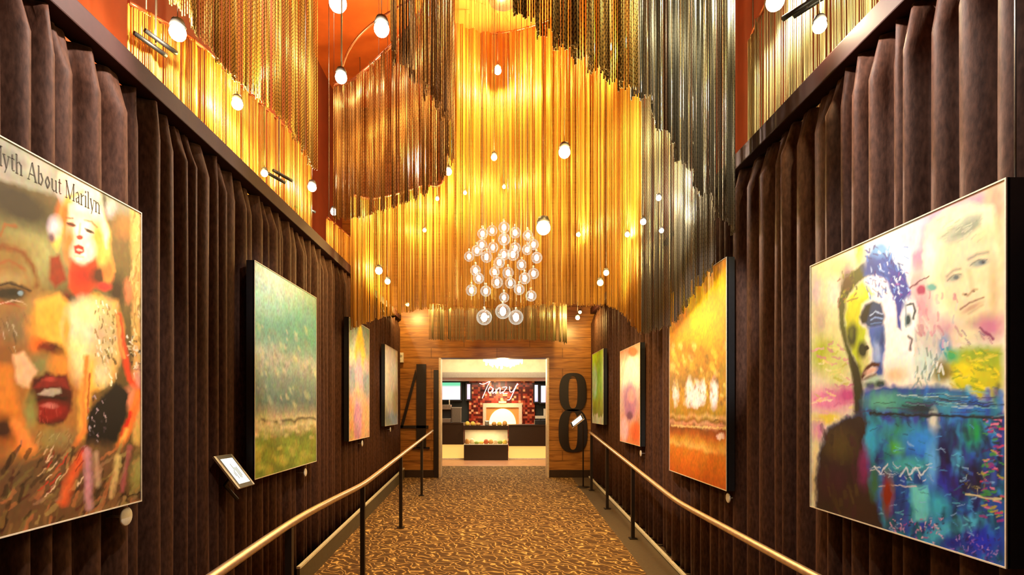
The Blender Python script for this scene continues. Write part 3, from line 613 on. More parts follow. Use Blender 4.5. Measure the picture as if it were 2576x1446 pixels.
p.L([(290, 320), (284, 360)], 5, '#f0b888', 3); p.E(287, 368, 12, 8, '#c0382c', 10); p.P([(264, 400), (282, 392), (302, 402), (304, 420), (286, 432), (268, 424)], '#c01c1c', 3); p.E(286, 414, 12, 5, '#f0c0b0', 10); p.L([(268, 434), (300, 440)], 4, '#f0b070', 3)
p.P([(255, 445), (300, 478), (345, 440), (365, 520), (330, 560), (280, 600), (250, 550)], '#dc3a18', 9); p.E(300, 505, 36, 34, '#b8140e', 0, .6); p.E(358, 505, 28, 34, '#480d0d', 0, .5); p.E(392, 490, 18, 40, '#ee7a38', 0, .5); p.E(375, 545, 26, 16, '#d8242a', 0, .4); p.E(240, 590, 16, 26, '#6a1410', 0, .5); p.E(262, 592, 18, 18, '#2a0c0a', 0, .5)
p.wob(.8)
p.P([(130, 600), (215, 570), (260, 620), (340, 570), (420, 600), (445, 690), (440, 760), (410, 880), (330, 930), (300, 1090), (285, 1060), (290, 860), (230, 760), (140, 720)], '#f6b548', 12); p.E(180, 650, 50, 60, '#f7a83a', 0, .6); p.E(300, 690, 56, 80, '#fff3cc', 0, .6); p.E(320, 650, 60, 50, '#ffe9a8', 0, .6); p.E(285, 780, 30, 90, '#ffe2a0', 0, .6); p.E(240, 700, 14, 60, '#f0a040', 0, .6)
p.E(380, 740, 46, 120, '#cbb684', 0, .5); p.strokes((340, 600, 420, 900), 110, ['#fff6dc', '#7c6634', '#c4a86a', '#54441e', '#e8d8ac', '#a08848'], 18, 6, 80, 10, .85, 25); p.E(365, 860, 26, 40, '#dccc9c', 0, .5)
p.L([(428, 650), (438, 740), (455, 830), (470, 880), (500, 930)], 24, '#d8401c', 6); p.L([(424, 650), (432, 730), (446, 800)], 12, '#f29248', 4); p.E(480, 950, 40, 40, '#e08460', 0, .5); p.L([(500, 930), (470, 1040), (430, 1120), (400, 1250)], 30, '#ee7a30', 7); p.L([(470, 1000), (440, 1080)], 14, '#d02414', 5); p.L([(455, 1060), (415, 1180)], 14, '#f8ac50', 5)
p.P([(350, 960), (420, 890), (465, 930), (452, 1030), (402, 1135), (308, 1112), (320, 1000)], '#0d0a0b', 7); p.strokes((318, 940, 385, 1110), 34, ['#8c7478', '#4a3c44', '#c8b0b8', '#241a1c'], 12, 4, 80, 14, .8, 40); p.L([(312, 800), (300, 960), (306, 1060), (270, 1120)], 18, '#f08436', 6); p.L([(322, 860), (316, 1000)], 6, '#a83a18', 3)
p.wob(1)
p.P([(-1300, 1350), (60, 1170), (160, 1140), (300, 1110), (560, 1130), (560, 1320), (0, 1440), (-1300, 1800)], '#62452a', 26)
p.strokes((0, 1130, 520, 1420), 170, ['#7c5a34', '#3c2616', '#98804a', '#a4643a', '#4c2018', '#8a6a4c', '#2e2010', '#6e5c30'], 70, 15, 125, 15, .7, 25); p.strokes((-300, 1150, 60, 1440), 60, ['#5a4424', '#3a2814', '#7a6030', '#2a1a10'], 80, 22, 115, 16, .7)
p.L([(300, 1150), (260, 1220), (230, 1320)], 34, '#dc5c2c', 12, .85); p.L([(312, 1130), (318, 1230), (320, 1340)], 24, '#c48a92', 8, .8); p.L([(345, 1150), (350, 1260)], 22, '#c09878', 8, .7); p.L([(425, 1160), (402, 1300)], 18, '#d2b270', 6, .85); p.L([(470, 1120), (440, 1280)], 14, '#a85058', 6, .7); p.E(500, 1210, 24, 60, '#9a9450', 10, .6); p.strokes((150, 1110, 300, 1300), 24, ['#e8c8a0', '#b83020', '#d8a878', '#7a2418'], 60, 5, 125, 18, .8, 10)
p.L([(438, 1302), (452, 1292), (460, 1304), (478, 1296), (494, 1296), (508, 1282)], 4, '#22140c', 2); p.L([(500, 285), (512, 282), (518, 292), (508, 294)], 4, '#3a2a18', 2)
p.speckle(40, 0.12, 31)
poster = p.finish('large portrait poster of a blonde woman with red lips, cut by the left edge', 'poster', XL)

# lettering along the poster's top band
def glyph_strokes():
    g = {}
    T, X0, D = 1.0, 0.66, -0.28
    g['M'] = (1.15, [((.12, 0), (.12, T), .05), ((.12, T), (.56, 0), .12), ((.56, 0), (1.0, T), .05), ((1.0, T), (1.0, 0), .12)], [(.0, .24, 0), (.86, 1.14, 0), (.0, .2, T), (.92, 1.14, T)])
    g['A'] = (1.0, [((.1, 0), (.48, T), .05), ((.48, T), (.88, 0), .13), ((.22, .33), (.72, .33), .05)], [(0, .24, 0), (.72, 1.02, 0)])
    g['y'] = (.66, [((.1, X0), (.34, 0), .12), ((.58, X0), (.34, 0), .05), ((.34, 0), (.18, D), .06)], [(0, .22, X0), (.46, .68, X0)])
    g['t'] = (.44, [((.2, .88), (.2, .08), .12), ((.2, .04), (.4, .06), .05), ((.04, X0), (.4, X0), .05)], [])
    g['h'] = (.74, [((.14, 0), (.14, T), .12), ((.14, .54), (.36, X0), .05), ((.36, X0), (.56, .52), .08), ((.58, .54), (.58, 0), .12)], [(.02, .28, 0), (.46, .72, 0), (.02, .16, T)])
    g['b'] = (.72, [((.14, 0), (.14, T), .12), ((.16, .56), (.38, X0), .05), ((.38, X0), (.58, .34), .11), ((.58, .34), (.38, 0), .11), ((.38, 0), (.14, .06), .05)], [(.02, .16, T)])
    g['o'] = (.68, [((.34, X0), (.1, .33), .11), ((.1, .33), (.34, 0), .11), ((.34, 0), (.58, .33), .11), ((.58, .33), (.34, X0), .11)], [])
    g['u'] = (.74, [((.14, X0), (.14, .14), .12), ((.14, .12), (.34, 0), .06), ((.34, 0), (.56, .12), .05), ((.58, X0), (.58, 0), .12)], [(.02, .16, X0), (.46, .6, X0), (.58, .72, 0)])
    g['a'] = (.62, [((.1, .54), (.3, X0), .06), ((.3, X0), (.46, .5), .08), ((.46, .5), (.46, 0), .12), ((.46, .38), (.12, .22), .05), ((.12, .24), (.2, 0), .1), ((.2, 0), (.46, .12), .05)], [(.46, .6, 0)])
    g['r'] = (.5, [((.14, 0), (.14, X0), .12), ((.16, .5), (.44, X0), .07)], [(.02, .28, 0), (.02, .16, X0)])
    g['i'] = (.32, [((.15, 0), (.15, X0), .12), ((.15, .86), (.15, .98), .13)], [(.02, .29, 0), (.02, .16, X0)])
    g['l'] = (.32, [((.15, 0), (.15, T), .12)], [(.02, .29, 0), (.02, .16, T)])
    g['n'] = (.74, [((.14, 0), (.14, X0), .12), ((.14, .52), (.36, X0), .05), ((.36, X0), (.56, .52), .08), ((.58, .54), (.58, 0), .12)], [(.02, .28, 0), (.46, .72, 0), (.02, .16, X0)])
    return g
GL = glyph_strokes()
def lettering(text, y_start, z0, size, X, m, parent, sx=1.0):
    cur = 0.0
    for word in text.split(' '):
        b = MB()
        def q(a, c, wd):
            a, c = Vector(a), Vector(c); d = (c - a).normalized(); n = Vector((-d.y, d.x)) * wd / 2
            b.add([(X, y_start + (cur + v.x) * size * sx, z0 + v.y * size) for v in (a - n, c - n, c + n, a + n)], [(0, 1, 2, 3)])
        for ch in word:
            wd, st, se = GL[ch]
            for a, c, k in st: q(a, c, k)
            for x0, x1, zz in se: q((x0, zz), (x1, zz), 0.05)
            cur += wd + 0.04
        cur += 0.42
        if m: b.build('lettering', m, parent)
    return (cur - 0.42) * size * sx
M['ink'] = mat('grey_ink', (0.030, 0.028, 0.022), 0.6)
lettering('Myth About Marilyn', 2.835 - lettering('Myth About Marilyn', 0, 0, 0.076, 0, None, None, 0.66), 2.752, 0.076, AL + 0.0012, M['ink'], poster, 0.66)

# --- colourful portrait, right
p = Paint(AR, 2.153, 3.488, 1.205, 2.652, 0.0045, 2)
p.fill('#dedcc6'); p.T = (0.7028, 1980, 430)
p.E(125, 450, 40, 200, '#d2da70', 0, .6); p.E(105, 430, 20, 70, '#b6a8b4', 0, .6); p.E(180, 430, 50, 130, '#f4f0dc', 0, .6); p.E(190, 340, 60, 40, '#e8e49a', -20, .6); p.E(120, 540, 22, 50, '#b8aa98', 0, .6); p.E(170, 600, 30, 90, '#dfe2a0', 0, .6); p.E(215, 370, 20, 34, '#a08a8a', 0, .6); p.E(262, 300, 18, 46, '#b6c010', 0, .5)
p.E(400, 300, 110, 70, '#c6e6ea', -25, .6); p.E(470, 215, 80, 50, '#a8d4d8', -30, .6); p.E(560, 150, 110, 34, '#c69ab6', -28, .6); p.E(690, 80, 90, 44, '#c8a49c', -28, .6); p.E(430, 240, 40, 30, '#d8b4cc', 0, .6); p.E(400, 360, 40, 60, '#e6f2f4', 0, .6)
p.L([(470, 330), (500, 220), (560, 165), (700, 95)], 30, '#b07ca0', 12, .8); p.E(465, 320, 22, 36, '#dc84a6', 0, .4); p.E(465, 400, 26, 60, '#d6aaa6', 0, .6); p.E(740, 300, 40, 260, '#d8b276', 0, .5); p.E(750, 110, 34, 70, '#cc9a7c', 0, .6)
# pale boy
p.P([(490, 300), (505, 200), (570, 140), (660, 115), (740, 130), (765, 300), (760, 520), (700, 600), (620, 600), (560, 500), (510, 420)], '#ece4b4', 14); p.P([(560, 250), (640, 230), (720, 200), (755, 300), (758, 480), (700, 570), (640, 560), (570, 480), (540, 380)], '#dccda2', 12); p.E(510, 300, 20, 60, '#f2ecd0', 0, .6)
p.wob(.4)
p.P([(540, 240), (590, 200), (650, 155), (700, 150), (690, 200), (640, 240), (580, 262)], '#a0aa94', 9); p.P([(590, 235), (640, 185), (690, 165), (690, 200), (640, 235)], '#7f8e7c', 8); p.strokes((550, 170, 700, 255), 40, ['#8c9a86', '#b4bca2', '#6e7e70', '#c6c8a8'], 36, 5, -30, 61, .6); p.E(720, 230, 40, 30, '#d6c89a', 0, .6)
p.L([(648, 318), (680, 298), (720, 290)], 9, '#88907f', 5); p.E(688, 330, 34, 12, '#8a968c', -14, .5); p.E(698, 325, 13, 9, '#4c6272', -10, .4); p.E(700, 325, 5, 5, '#1c2c3c'); p.L([(655, 340), (685, 318), (716, 316)], 4, '#6a7468', 2); p.L([(572, 376), (596, 356), (620, 352)], 8, '#98967e', 4); p.E(598, 382, 26, 11, '#909a88', -18, .5); p.E(604, 380, 9, 8, '#4a5e60', 0, .4); p.L([(574, 392), (596, 370), (622, 370)], 4, '#737a68', 2)
p.P([(640, 350), (655, 430), (670, 432), (660, 350)], '#cdb98e', 6); p.L([(630, 440), (648, 446), (668, 426), (680, 424)], 7, '#97835f', 4); p.E(640, 442, 6, 4, '#6e5a44'); p.E(668, 432, 6, 4, '#806a50'); p.L([(620, 496), (650, 474), (680, 462), (704, 452)], 6, '#7c5c4e', 3); p.E(664, 488, 36, 9, '#b89a7c', -28, .5); p.L([(650, 512), (700, 480)], 5, '#a8997a', 5); p.E(690, 540, 50, 22, '#aba47e', -25, .6); p.E(740, 420, 16, 90, '#c4b284', 0, .6)
p.wob(1)
p.E(560, 580, 60, 50, '#c08e9e', 0, .6); p.E(720, 560, 60, 40, '#bc7492', -20, .6); p.E(480, 500, 44, 80, '#c494a2', 0, .6); p.E(500, 620, 60, 70, '#bcc0b2', 0, .6); p.E(640, 590, 50, 30, '#d2cba6', 0, .6); p.E(565, 640, 22, 50, '#4486ba', 0, .5); p.strokes((450, 440, 620, 700), 60, ['#d0a0ac', '#b87c92', '#c8d0c4', '#9aa8a8', '#a86a80', '#d8c8c0'], 40, 12, 80, 62, .6, 30); p.L([(690, 560), (735, 600)], 9, '#7c2c5c', 3); p.strokes((620, 580, 750, 640), 16, ['#6a4a7a', '#8a3a6a', '#c0b8a0'], 24, 7, 40, 63, .7)
p.E(480, 425, 18, 17, '#a2345f', -15, .3); p.E(520, 415, 18, 15, '#62a89e', -15, .4); p.L([(440, 418), (478, 392), (506, 375)], 5, '#552c40', 2)
p.P([(570, 690), (620, 640), (770, 630), (770, 830), (700, 830), (600, 780)], '#a6b41e', 16); p.E(640, 720, 50, 40, '#e0d010', 0, .6); p.E(690, 660, 70, 30, '#86a426', 0, .6); p.E(720, 760, 46, 50, '#bcb81c', 0, .6); p.E(590, 660, 26, 24, '#36a062', 0, .6); p.strokes((590, 640, 765, 820), 80, ['#c8c814', '#8aa024', '#e8d818', '#6a8a20', '#b0a418', '#d4c640'], 36, 9, 20, 64, .7, 50); p.E(560, 720, 30, 30, '#7c6420', 0, .6)
p.E(130, 660, 42, 60, '#a4b81a', 0, .5); p.E(180, 700, 40, 70, '#d2de86', 0, .6); p.E(150, 820, 80, 44, '#dc86ba', 0, .5); p.E(215, 800, 34, 30, '#c4509a', 0, .5); p.E(140, 885, 50, 20, '#e2d452', 0, .5); p.E(112, 930, 22, 40, '#d090bc', 0, .5); p.E(105, 1080, 12, 130, '#ece0b0', 0, .4); p.strokes((90, 600, 240, 900), 50, ['#e0a8cc', '#b8c030', '#c86aa4', '#e8e090', '#d87ab0', '#f0e8c8'], 34, 9, 5, 65, .6, 35)
# man: face
p.wob(.55)
p.P([(245, 420), (290, 375), (360, 365), (410, 430), (440, 500), (455, 620), (455, 750), (400, 785), (310, 780), (250, 720), (215, 620), (205, 500)], '#f4f3ee', 8); p.E(400, 640, 36, 90, '#fbf4ea', 0, .6); p.E(400, 730, 50, 40, '#f2e2c4', 0, .6); p.E(385, 730, 30, 20, '#e8c49c', 0, .6)
p.P([(268, 395), (225, 445), (205, 520), (212, 600), (235, 660), (280, 690), (290, 600), (262, 540), (268, 480), (310, 440)], '#c2d612', 8); p.P([(205, 560), (235, 640), (262, 740), (288, 700), (296, 640), (290, 560)], '#b4c818', 8); p.E(280, 670, 16, 50, '#d4d888', 0, .6)
p.E(235, 490, 26, 46, '#dce01e', 0, .6); p.E(262, 430, 20, 24, '#d6e05a', 0, .6); p.E(292, 610, 12, 44, '#eef0cc', 0, .5)
p.P([(275, 330), (225, 365), (195, 420), (182, 470), (190, 570), (215, 660), (240, 760), (262, 770), (245, 680), (218, 620), (204, 530), (214, 450), (245, 410), (290, 370)], '#4a5414', 5); p.strokes((182, 360, 250, 480), 40, ['#2a3008', '#6a7820', '#8a5a3a', '#3c4410', '#a8b430'], 20, 6, 120, 71, .8, 40); p.E(212, 400, 20, 30, '#55401c', 20, .6); p.P([(225, 650), (262, 700), (275, 800), (270, 890), (240, 880), (235, 760)], '#2c2c14', 7); p.E(232, 590, 19, 46, '#35420f', 5, .4); p.E(230, 580, 7, 20, '#5c6c1c', 0, .5); p.E(270, 640, 17, 30, '#232b0e', 0, .4); p.E(284, 632, 9, 8, '#10160a')
p.P([(275, 375), (285, 310), (310, 275), (345, 270), (385, 320), (420, 360), (435, 430), (425, 470), (400, 440), (372, 430), (352, 385), (310, 372)], '#2a55a6', 6); p.E(335, 280, 36, 26, '#62a4dc', 0, .6); p.E(305, 345, 30, 26, '#173f8c', 0, .6); p.strokes((285, 270, 430, 460), 120, ['#123070', '#5f9ede', '#a8d0f0', '#2c2478', '#3a70c8', '#1c4496', '#dceaf6'], 22, 6, 60, 72, .85, 50); p.P([(365, 350), (420, 370), (445, 440), (430, 470), (404, 520), (412, 570), (395, 560), (388, 480), (365, 420)], '#2b3a94', 5); p.strokes((370, 360, 440, 470), 46, ['#b8d4f0', '#181f60', '#5a3aa0', '#6a9ae0', '#8a2a9a', '#e0ecf8'], 14, 5, 70, 73, .9, 60)
p.P([(262, 520), (280, 480), (305, 462), (338, 474), (350, 520), (340, 560), (300, 566), (278, 550)], '#27416a', 6); p.P([(262, 520), (280, 480), (302, 470), (296, 500), (284, 540), (270, 548)], '#171f16', 5); p.L([(296, 516), (318, 502), (342, 512)], 4, '#a8c8ea', 2); p.L([(300, 532), (320, 522), (340, 528)], 5, '#7aa2da', 2); p.L([(296, 524), (318, 514), (338, 520)], 3, '#101c34', 2); p.L([(300, 548), (336, 542)], 4, '#5a86c4', 2)
p.P([(290, 560), (348, 552), (350, 640), (338, 725), (312, 700), (305, 640)], '#4468ba', 6); p.E(322, 650, 14, 44, '#94b0e6', 0, .6); p.E(340, 600, 10, 40, '#24407c', 0, .6); p.E(325, 590, 12, 20, '#30569c', 0, .6); p.E(330, 715, 16, 24, '#2c4c9c', 0, .5)
p.P([(262, 735), (282, 700), (305, 684), (334, 688), (332, 700), (300, 704), (280, 732), (268, 746)], '#4c2212', 4); p.E(300, 716, 24, 9, '#dab4a4', -22, .4); p.P([(268, 748), (290, 730), (320, 722), (322, 734), (290, 748)], '#6a3420', 4); p.E(312, 752, 34, 18, '#a6ccbc', -15, .5); p.E(298, 768, 20, 12, '#46605a', 0, .5); p.E(335, 762, 22, 14, '#1e3c3a', 0, .5)
p.E(440, 520, 24, 62, '#e2eef0', 0, .4); p.L([(430, 480), (450, 474), (458, 500), (452, 530)], 8, '#1c2c38', 3); p.E(433, 534, 12, 22, '#0e3644', 0, .4); p.L([(434, 590), (446, 604), (440, 640)], 8, '#26343a', 4); p.L([(424, 480), (428, 560)], 4, '#6a8a9c', 3); p.E(500, 690, 40, 44, '#bed6d0', 0, .6); p.E(545, 715, 26, 36, '#6c6822', 0, .6); p.strokes((455, 640, 560, 770), 40, ['#dfe8e2', '#8ab0ae', '#5a7a6a', '#c8c4a8', '#4a6a78'], 30, 7, 100, 74, .7, 30)
# man: patterned body
p.wob(1)
p.P([(102, 1215), (112, 1010), (150, 915), (215, 880), (265, 865), (270, 790), (340, 770), (560, 770), (640, 785), (800, 880), (800, 1440), (330, 1300)], '#1e4c96', 10)
p.strokes((270, 800, 770, 1380), 420, ['#163a9c', '#2a7cd4', '#131d66', '#2ca0d6', '#145c88', '#0c1440', '#2648c4', '#1a8488', '#3a2c98', '#3c8ce4', '#0f6a6a'], 90, 22, 88, 75, .6, 14, 6)
p.E(350, 825, 60, 28, '#58ac96', 0, .6); p.E(440, 830, 60, 26, '#2e8a88', 0, .6); p.E(480, 850, 60, 24, '#122a38', 0, .6); p.E(580, 830, 50, 36, '#3288aa', 0, .6); p.E(660, 860, 50, 40, '#1e5cc0', 0, .6); p.E(670, 930, 30, 60, '#149050', 0, .6); p.E(525, 900, 16, 40, '#c4ccbc', 0, .6); p.E(295, 960, 30, 56, '#28a8e0', 0, .6); p.E(395, 990, 26, 26, '#4cb432', 0, .6); p.E(430, 940, 70, 30, '#2a8e72', 0, .6); p.E(480, 970, 60, 50, '#2a84ea', 0, .6); p.E(562, 1020, 30, 100, '#0d134c', 0, .6); p.E(612, 1060, 16, 60, '#46b0e2', 0, .6); p.E(520, 1050, 20, 70, '#58aaf0', 0, .6); p.E(430, 1050, 60, 24, '#3aa8b0', 0, .6)
p.P([(442, 1128), (500, 1130), (512, 1230), (498, 1250), (456, 1250)], '#68d4d8', 8, .9); p.E(540, 1200, 36, 50, '#32a6c6', 0, .6); p.E(590, 1120, 50, 50, '#2c30b6', 0, .6); p.L([(520, 1310), (600, 1270), (690, 1250)], 44, '#44b4d2', 14, .8); p.E(700, 1330, 60, 46, '#1f2fc2', 0, .6); p.E(600, 1330, 50, 26, '#1b2a8e', 0, .6); p.E(670, 1110, 50, 50, '#1f1228', 0, .6); p.strokes((630, 1070, 730, 1150), 24, ['#7a7430', '#3a2c14', '#9a9a58', '#c0b890', '#2a1a30'], 24, 4, 70, 76, .8, 60)
p.strokes((540, 900, 770, 1300), 90, ['#0c1238', '#141a52', '#1a0e30', '#0e2a44', '#2a1c60'], 60, 18, 85, 85, .6, 20, 6); p.strokes((290, 900, 760, 1300), 120, ['#4a9ae8', '#62c8e0', '#0e1648', '#2a50b8', '#8ab8f0', '#1a6a78'], 30, 5, 10, 86, .6, 40)
p.strokes((700, 880, 770, 1250), 90, ['#8e2a7c', '#3c8c3c', '#a89c28', '#3c2064', '#c23a5c', '#2a60a4', '#d87a9c', '#1a3a20'], 24, 9, 5, 77, .85, 30); p.strokes((280, 780, 760, 880), 46, ['#0e1c2c', '#b8dcd8', '#12283a', '#6ab0b0', '#3a2a5a'], 120, 5, 3, 78, .75, 4); p.L([(300, 868), (500, 874), (770, 884)], 9, '#0e1a28', 3); p.L([(640, 1160), (765, 1172)], 6, '#ccc494', 2); p.L([(330, 1130), (400, 1126), (460, 1132)], 4, '#c8c4d0', 2)
p.P([(100, 1215), (112, 1012), (150, 918), (215, 882), (262, 868), (292, 900), (272, 960), (275, 1040), (300, 1130), (340, 1260), (385, 1320), (330, 1300)], '#2b1c1b', 9); p.E(190, 980, 50, 50, '#483c1c', 0, .6); p.E(170, 1110, 60, 60, '#341222', 0, .6); p.E(275, 1060, 18, 70, '#74205c', 0, .6); p.E(250, 1200, 60, 60, '#33201a', 0, .6); p.E(360, 1160, 20, 70, '#82260f', 0, .5); p.E(312, 1120, 16, 50, '#34684c', 0, .6); p.strokes((120, 920, 270, 1260), 40, ['#3a2a1c', '#241418', '#4a3a20', '#3a1626'], 60, 16, 80, 79, .5)
p.L([(310, 1060), (335, 1085), (358, 1050)], 4, '#d4dcf4', 2); p.L([(402, 1090), (425, 1060), (438, 1088), (462, 1058), (480, 1090), (505, 1062)], 4, '#d0e2f6', 2); p.strokes((300, 1050, 520, 1110), 26, ['#e0e8f8', '#8ab0e0', '#c0d4f0'], 26, 3, 20, 80, .8, 60)
p.strokes((370, 1240, 560, 1340), 110, ['#aa4490', '#cc96c6', '#2e2048', '#8ea4c4', '#173044', '#e0b8d8'], 10, 5, 0, 81, .85, 90); p.strokes((560, 1300, 770, 1400), 110, ['#5c4ab4', '#8c64c8', '#28207e', '#3c1c62', '#a88ad8', '#1a2460'], 12, 5, 0, 82, .8, 90)
p.speckle(40, 0.08, 32)
portrait = p.finish('large colourful portrait of a man and a pale boy, nearest on the right wall', 'painting', XR)

# --- green landscape
p = Paint(AL, 4.64, 6.22, 1.225, 2.98, 0.011, 3, 3)
p.G([(0, '#6e8238'), (.10, '#84953e'), (.17, '#6c8236'), (.20, '#9a9c68'), (.225, '#bcb690'), (.25, '#a09872'), (.262, '#57533c'), (.275, '#bdb48e'), (.31, '#848878'), (.36, '#567270'), (.48, '#738a84'), (.58, '#a3b0a4'), (.64, '#76a096'), (.72, '#559688'), (.86, '#62a298'), (1, '#7aa89c')], 0.012)
p.E(690, 700, 60, 70, '#c2ece2', 28, .8, .7); p.daubs((645, 820, 800, 1020), 90, ['#a8b49c', '#7a8c7c', '#c4c4a8', '#5f7868'], 3, 8, 61, .5, 70, 1.6)  # first oval: the spotlight's pool of light, painted into the canvas colour
p.daubs((640, 1060, 800, 1100), 40, ['#d8cca0', '#a09068', '#e0d4ac'], 3, 8, 62, .6); p.daubs((635, 1100, 800, 1190), 60, ['#a8b44c', '#6a7c2c', '#b8ba5c', '#88983c'], 4, 12, 63, .6); p.speckle(50, .2, 64)
p.finish('tall green landscape picture of misty trees over a meadow on the left wall', 'painting', XL)
# --- spire picture
p = Paint(AL, 7.60, 8.80, 1.36, 2.99, 0.016, 4, 2)
p.G([(0, '#c0a078'), (.12, '#c89a70'), (.3, '#c8a080'), (.42, '#8a8a88'), (.55, '#6e7c88'), (.68, '#c8b098'), (.78, '#94a08a'), (1, '#5c7468')], .03)
p.P([(905, 800), (893, 900), (920, 900)], '#d8c020', 3); p.E(905, 890, 12, 50, '#d0a830'); p.E(903, 960, 9, 70, '#c890a0'); p.P([(900, 960), (880, 1030), (880, 1110), (930, 1110), (928, 1030)], '#d0a478', 6); p.E(900, 1060, 10, 60, '#c08aa8'); p.speckle(30, .25, 71)
p.finish('narrow picture with a yellow spire and pink figure, third on the left wall', 'painting', XL)
p = Paint(AL, 10.05, 11.30, 1.48, 2.90, 0.02, 5, 1)
p.G([(0, '#9aa8b0'), (.12, '#8a98a0'), (.2, '#b8b498'), (.4, '#c8c09a'), (.7, '#ddd6ba'), (1, '#d4d2c0')], .04); p.E(995, 1010, 8, 30, '#a89a70'); p.speckle(20, .15, 72)
p.finish('small pale cream picture, farthest on the left wall beside the numeral 4', 'painting', XL)
# --- golden landscape
p = Paint(AR, 4.77, 6.34, 1.115, 3.04, 0.011, 6, 4)
p.G([(0, '#b85a10'), (.10, '#cc7018'), (.14, '#c87820'), (.16, '#e0b058'), (.19, '#c88a30'), (.22, '#a85a18'), (.25, '#7c4210'), (.275, '#c89070'), (.29, '#8a6018'), (.31, '#c8a060'), (.33, '#a07c18'), (.40, '#b48c1c'), (.5, '#9a7414'), (.6, '#c08c14'), (.72, '#cc8a08'), (.8, '#d89a04'), (.9, '#f0b800'), (1, '#d08a08')], .015)
p.E(1750, 790, 40, 60, '#fcd400', -30, .7); p.E(1710, 820, 24, 60, '#f0a408'); p.daubs((1690, 860, 1825, 1000), 110, ['#d89c10', '#8a6410', '#f0c840', '#a87410', '#e8d070'], 3, 8, 81, .65, 80, 1.4)
for x, y, rx, ry in ((1700, 990, 7, 28), (1735, 985, 10, 32), (1752, 990, 9, 30), (1768, 985, 8, 28), (1796, 990, 9, 34), (1745, 1010, 20, 14)): p.E(x, y, rx, ry, '#eee8f4', 0, .4)
p.daubs((1690, 940, 1825, 1020), 50, ['#8a6a28', '#c8a040', '#6a5020'], 2, 6, 82, .7, 85, 1.7); p.L([(1690, 1070), (1826, 1078)], 4, '#e0c080', 2); p.L([(1790, 1062), (1805, 1055), (1815, 1066)], 3, '#6a4a10', 1.5); p.E(1812, 1098, 10, 8, '#f0dcd8'); p.speckle(45, .18, 83)
p.finish('tall golden autumn landscape picture with white tree gaps on the right wall', 'painting', XR)
# --- pink portrait
p = Paint(AR, 7.65, 8.88, 1.29, 2.66, 0.016, 7, 2)
p.G([(0, '#d87a50'), (.15, '#d88860'), (.35, '#c89a98'), (.55, '#c0a0a0'), (.65, '#e8d8c0'), (.85, '#f0e4c8'), (1, '#d88a5c')], .03)
p.E(1592, 885, 12, 12, '#d86a28'); p.E(1585, 1010, 16, 46, '#a06a8a'); p.E(1588, 995, 9, 18, '#d88a88'); p.E(1584, 1045, 8, 10, '#70405a'); p.E(1570, 1080, 10, 30, '#e0b0b8'); p.E(1600, 1085, 14, 24, '#e06838'); p.speckle(25, .15, 91)
p.finish('narrow pink and orange portrait with a purple face, third on the right wall', 'painting', XR)
p = Paint(AR, 10.28, 11.46, 1.50, 2.85, 0.02, 8, 1)
p.G([(0, '#c8d0c0'), (.10, '#d0d4b8'), (.13, '#8a9040'), (.3, '#98a838'), (.5, '#8ac050'), (.75, '#90c838'), (1, '#a0c020')], .05); p.E(1496, 960, 6, 40, '#b0dcb8'); p.speckle(18, .2, 92)
p.finish('small lime green picture, farthest on the right wall beside the numeral 8', 'painting', XR)
# hanging cable of the near portrait
MB().tube([(AR + 0.07, 2.19, 2.655), (AR + 0.07, 2.19, 3.80)], 0.004, 6).build('hanging_cable', M['cable'], portrait)

# round plaques beneath the artworks
def plaque(px, py, X, r, label):
    q = atX(px, py, X); sg = 1 if X > 0 else -1
    Mx = Matrix.Translation(q) @ Matrix.Rotation(PI / 2, 4, 'Y')
    root = thing('wall_plaque', label, 'plaque', q)
    MB().lathe([(0.0005, -0.006), (r * 0.9, -0.006), (r, -0.003), (r, 0.003), (r * 0.9, 0.006), (0.0005, 0.006)], Mx, 24).build('disc', M['plaque'], root)
    MB().tube([q, q + Vector((sg * 0.10, 0, 0))], 0.006, 8).build('standoff', M['steel'], root)
for a in [(317, 1299, -1.99, 0.050, 'oval ivory plaque below the right corner of the blonde portrait poster'),
          (768, 1188, -1.99, 0.042, 'round ivory plaque below the green landscape picture'),
          (911, 1115, -1.99, 0.045, 'round ivory plaque below the narrow yellow spire picture'),
          (982, 1080, -1.99, 0.045, 'dim round plaque below the small cream picture'),
          (1612, 1140, 1.94, 0.042, 'round ivory plaque below the pink and orange portrait'),
          (1832, 1252, 1.94, 0.042, 'round ivory plaque below the golden autumn landscape')]: plaque(*a)

# ------------------------------------------------------------------ handrails
def rail_path(X, z0, z1, ya, yb, yend, y0):
    out = []
    for y in np.linspace(y0, yend, 60):
        t = np.clip((y - ya) / (yb - ya), 0, 1); out.append((X, y, z0 + (z1 - z0) * (t if 0.0 < t < 1 else t)))
    return out
def soft(path, n=4):
    P = np.array(path)
    for _ in range(n): P[1:-1, 2] = (P[:-2, 2] + 2 * P[1:-1, 2] + P[2:, 2]) / 4
    return [tuple(q) for q in P]
def handrail(label, X, path, posts, end):
    root = thing('handrail', label, 'handrail', (X, posts[0][0], floor_z(posts[0][0])))
    MB().tube(path, 0.026, 12).build('rail', M['handrail'], root)
    ys_, zs_ = [q[1] for q in path], [q[2] for q in path]
    for y, base in posts:
        z = float(np.interp(y, ys_, zs_))
        MB().box((X - 0.022, y - 0.022, floor_z(y)), (X + 0.022, y + 0.022, z - 0.022)).box((X - 0.05, y - 0.05, floor_z(y)), (X + 0.05, y + 0.05, floor_z(y) + 0.012)).build('post', M['post'], root)
    return root
LX = -1.35
L_ = soft([(LX, y, float(np.interp(y, [1.6, 2.76, 3.9, 4.9, 5.8, 12.0, 12.2], [0.93, 1.0, 1.05, 1.04, 1.02, 1.31, 1.32]))) for y in np.linspace(1.6, 12.1, 60)])
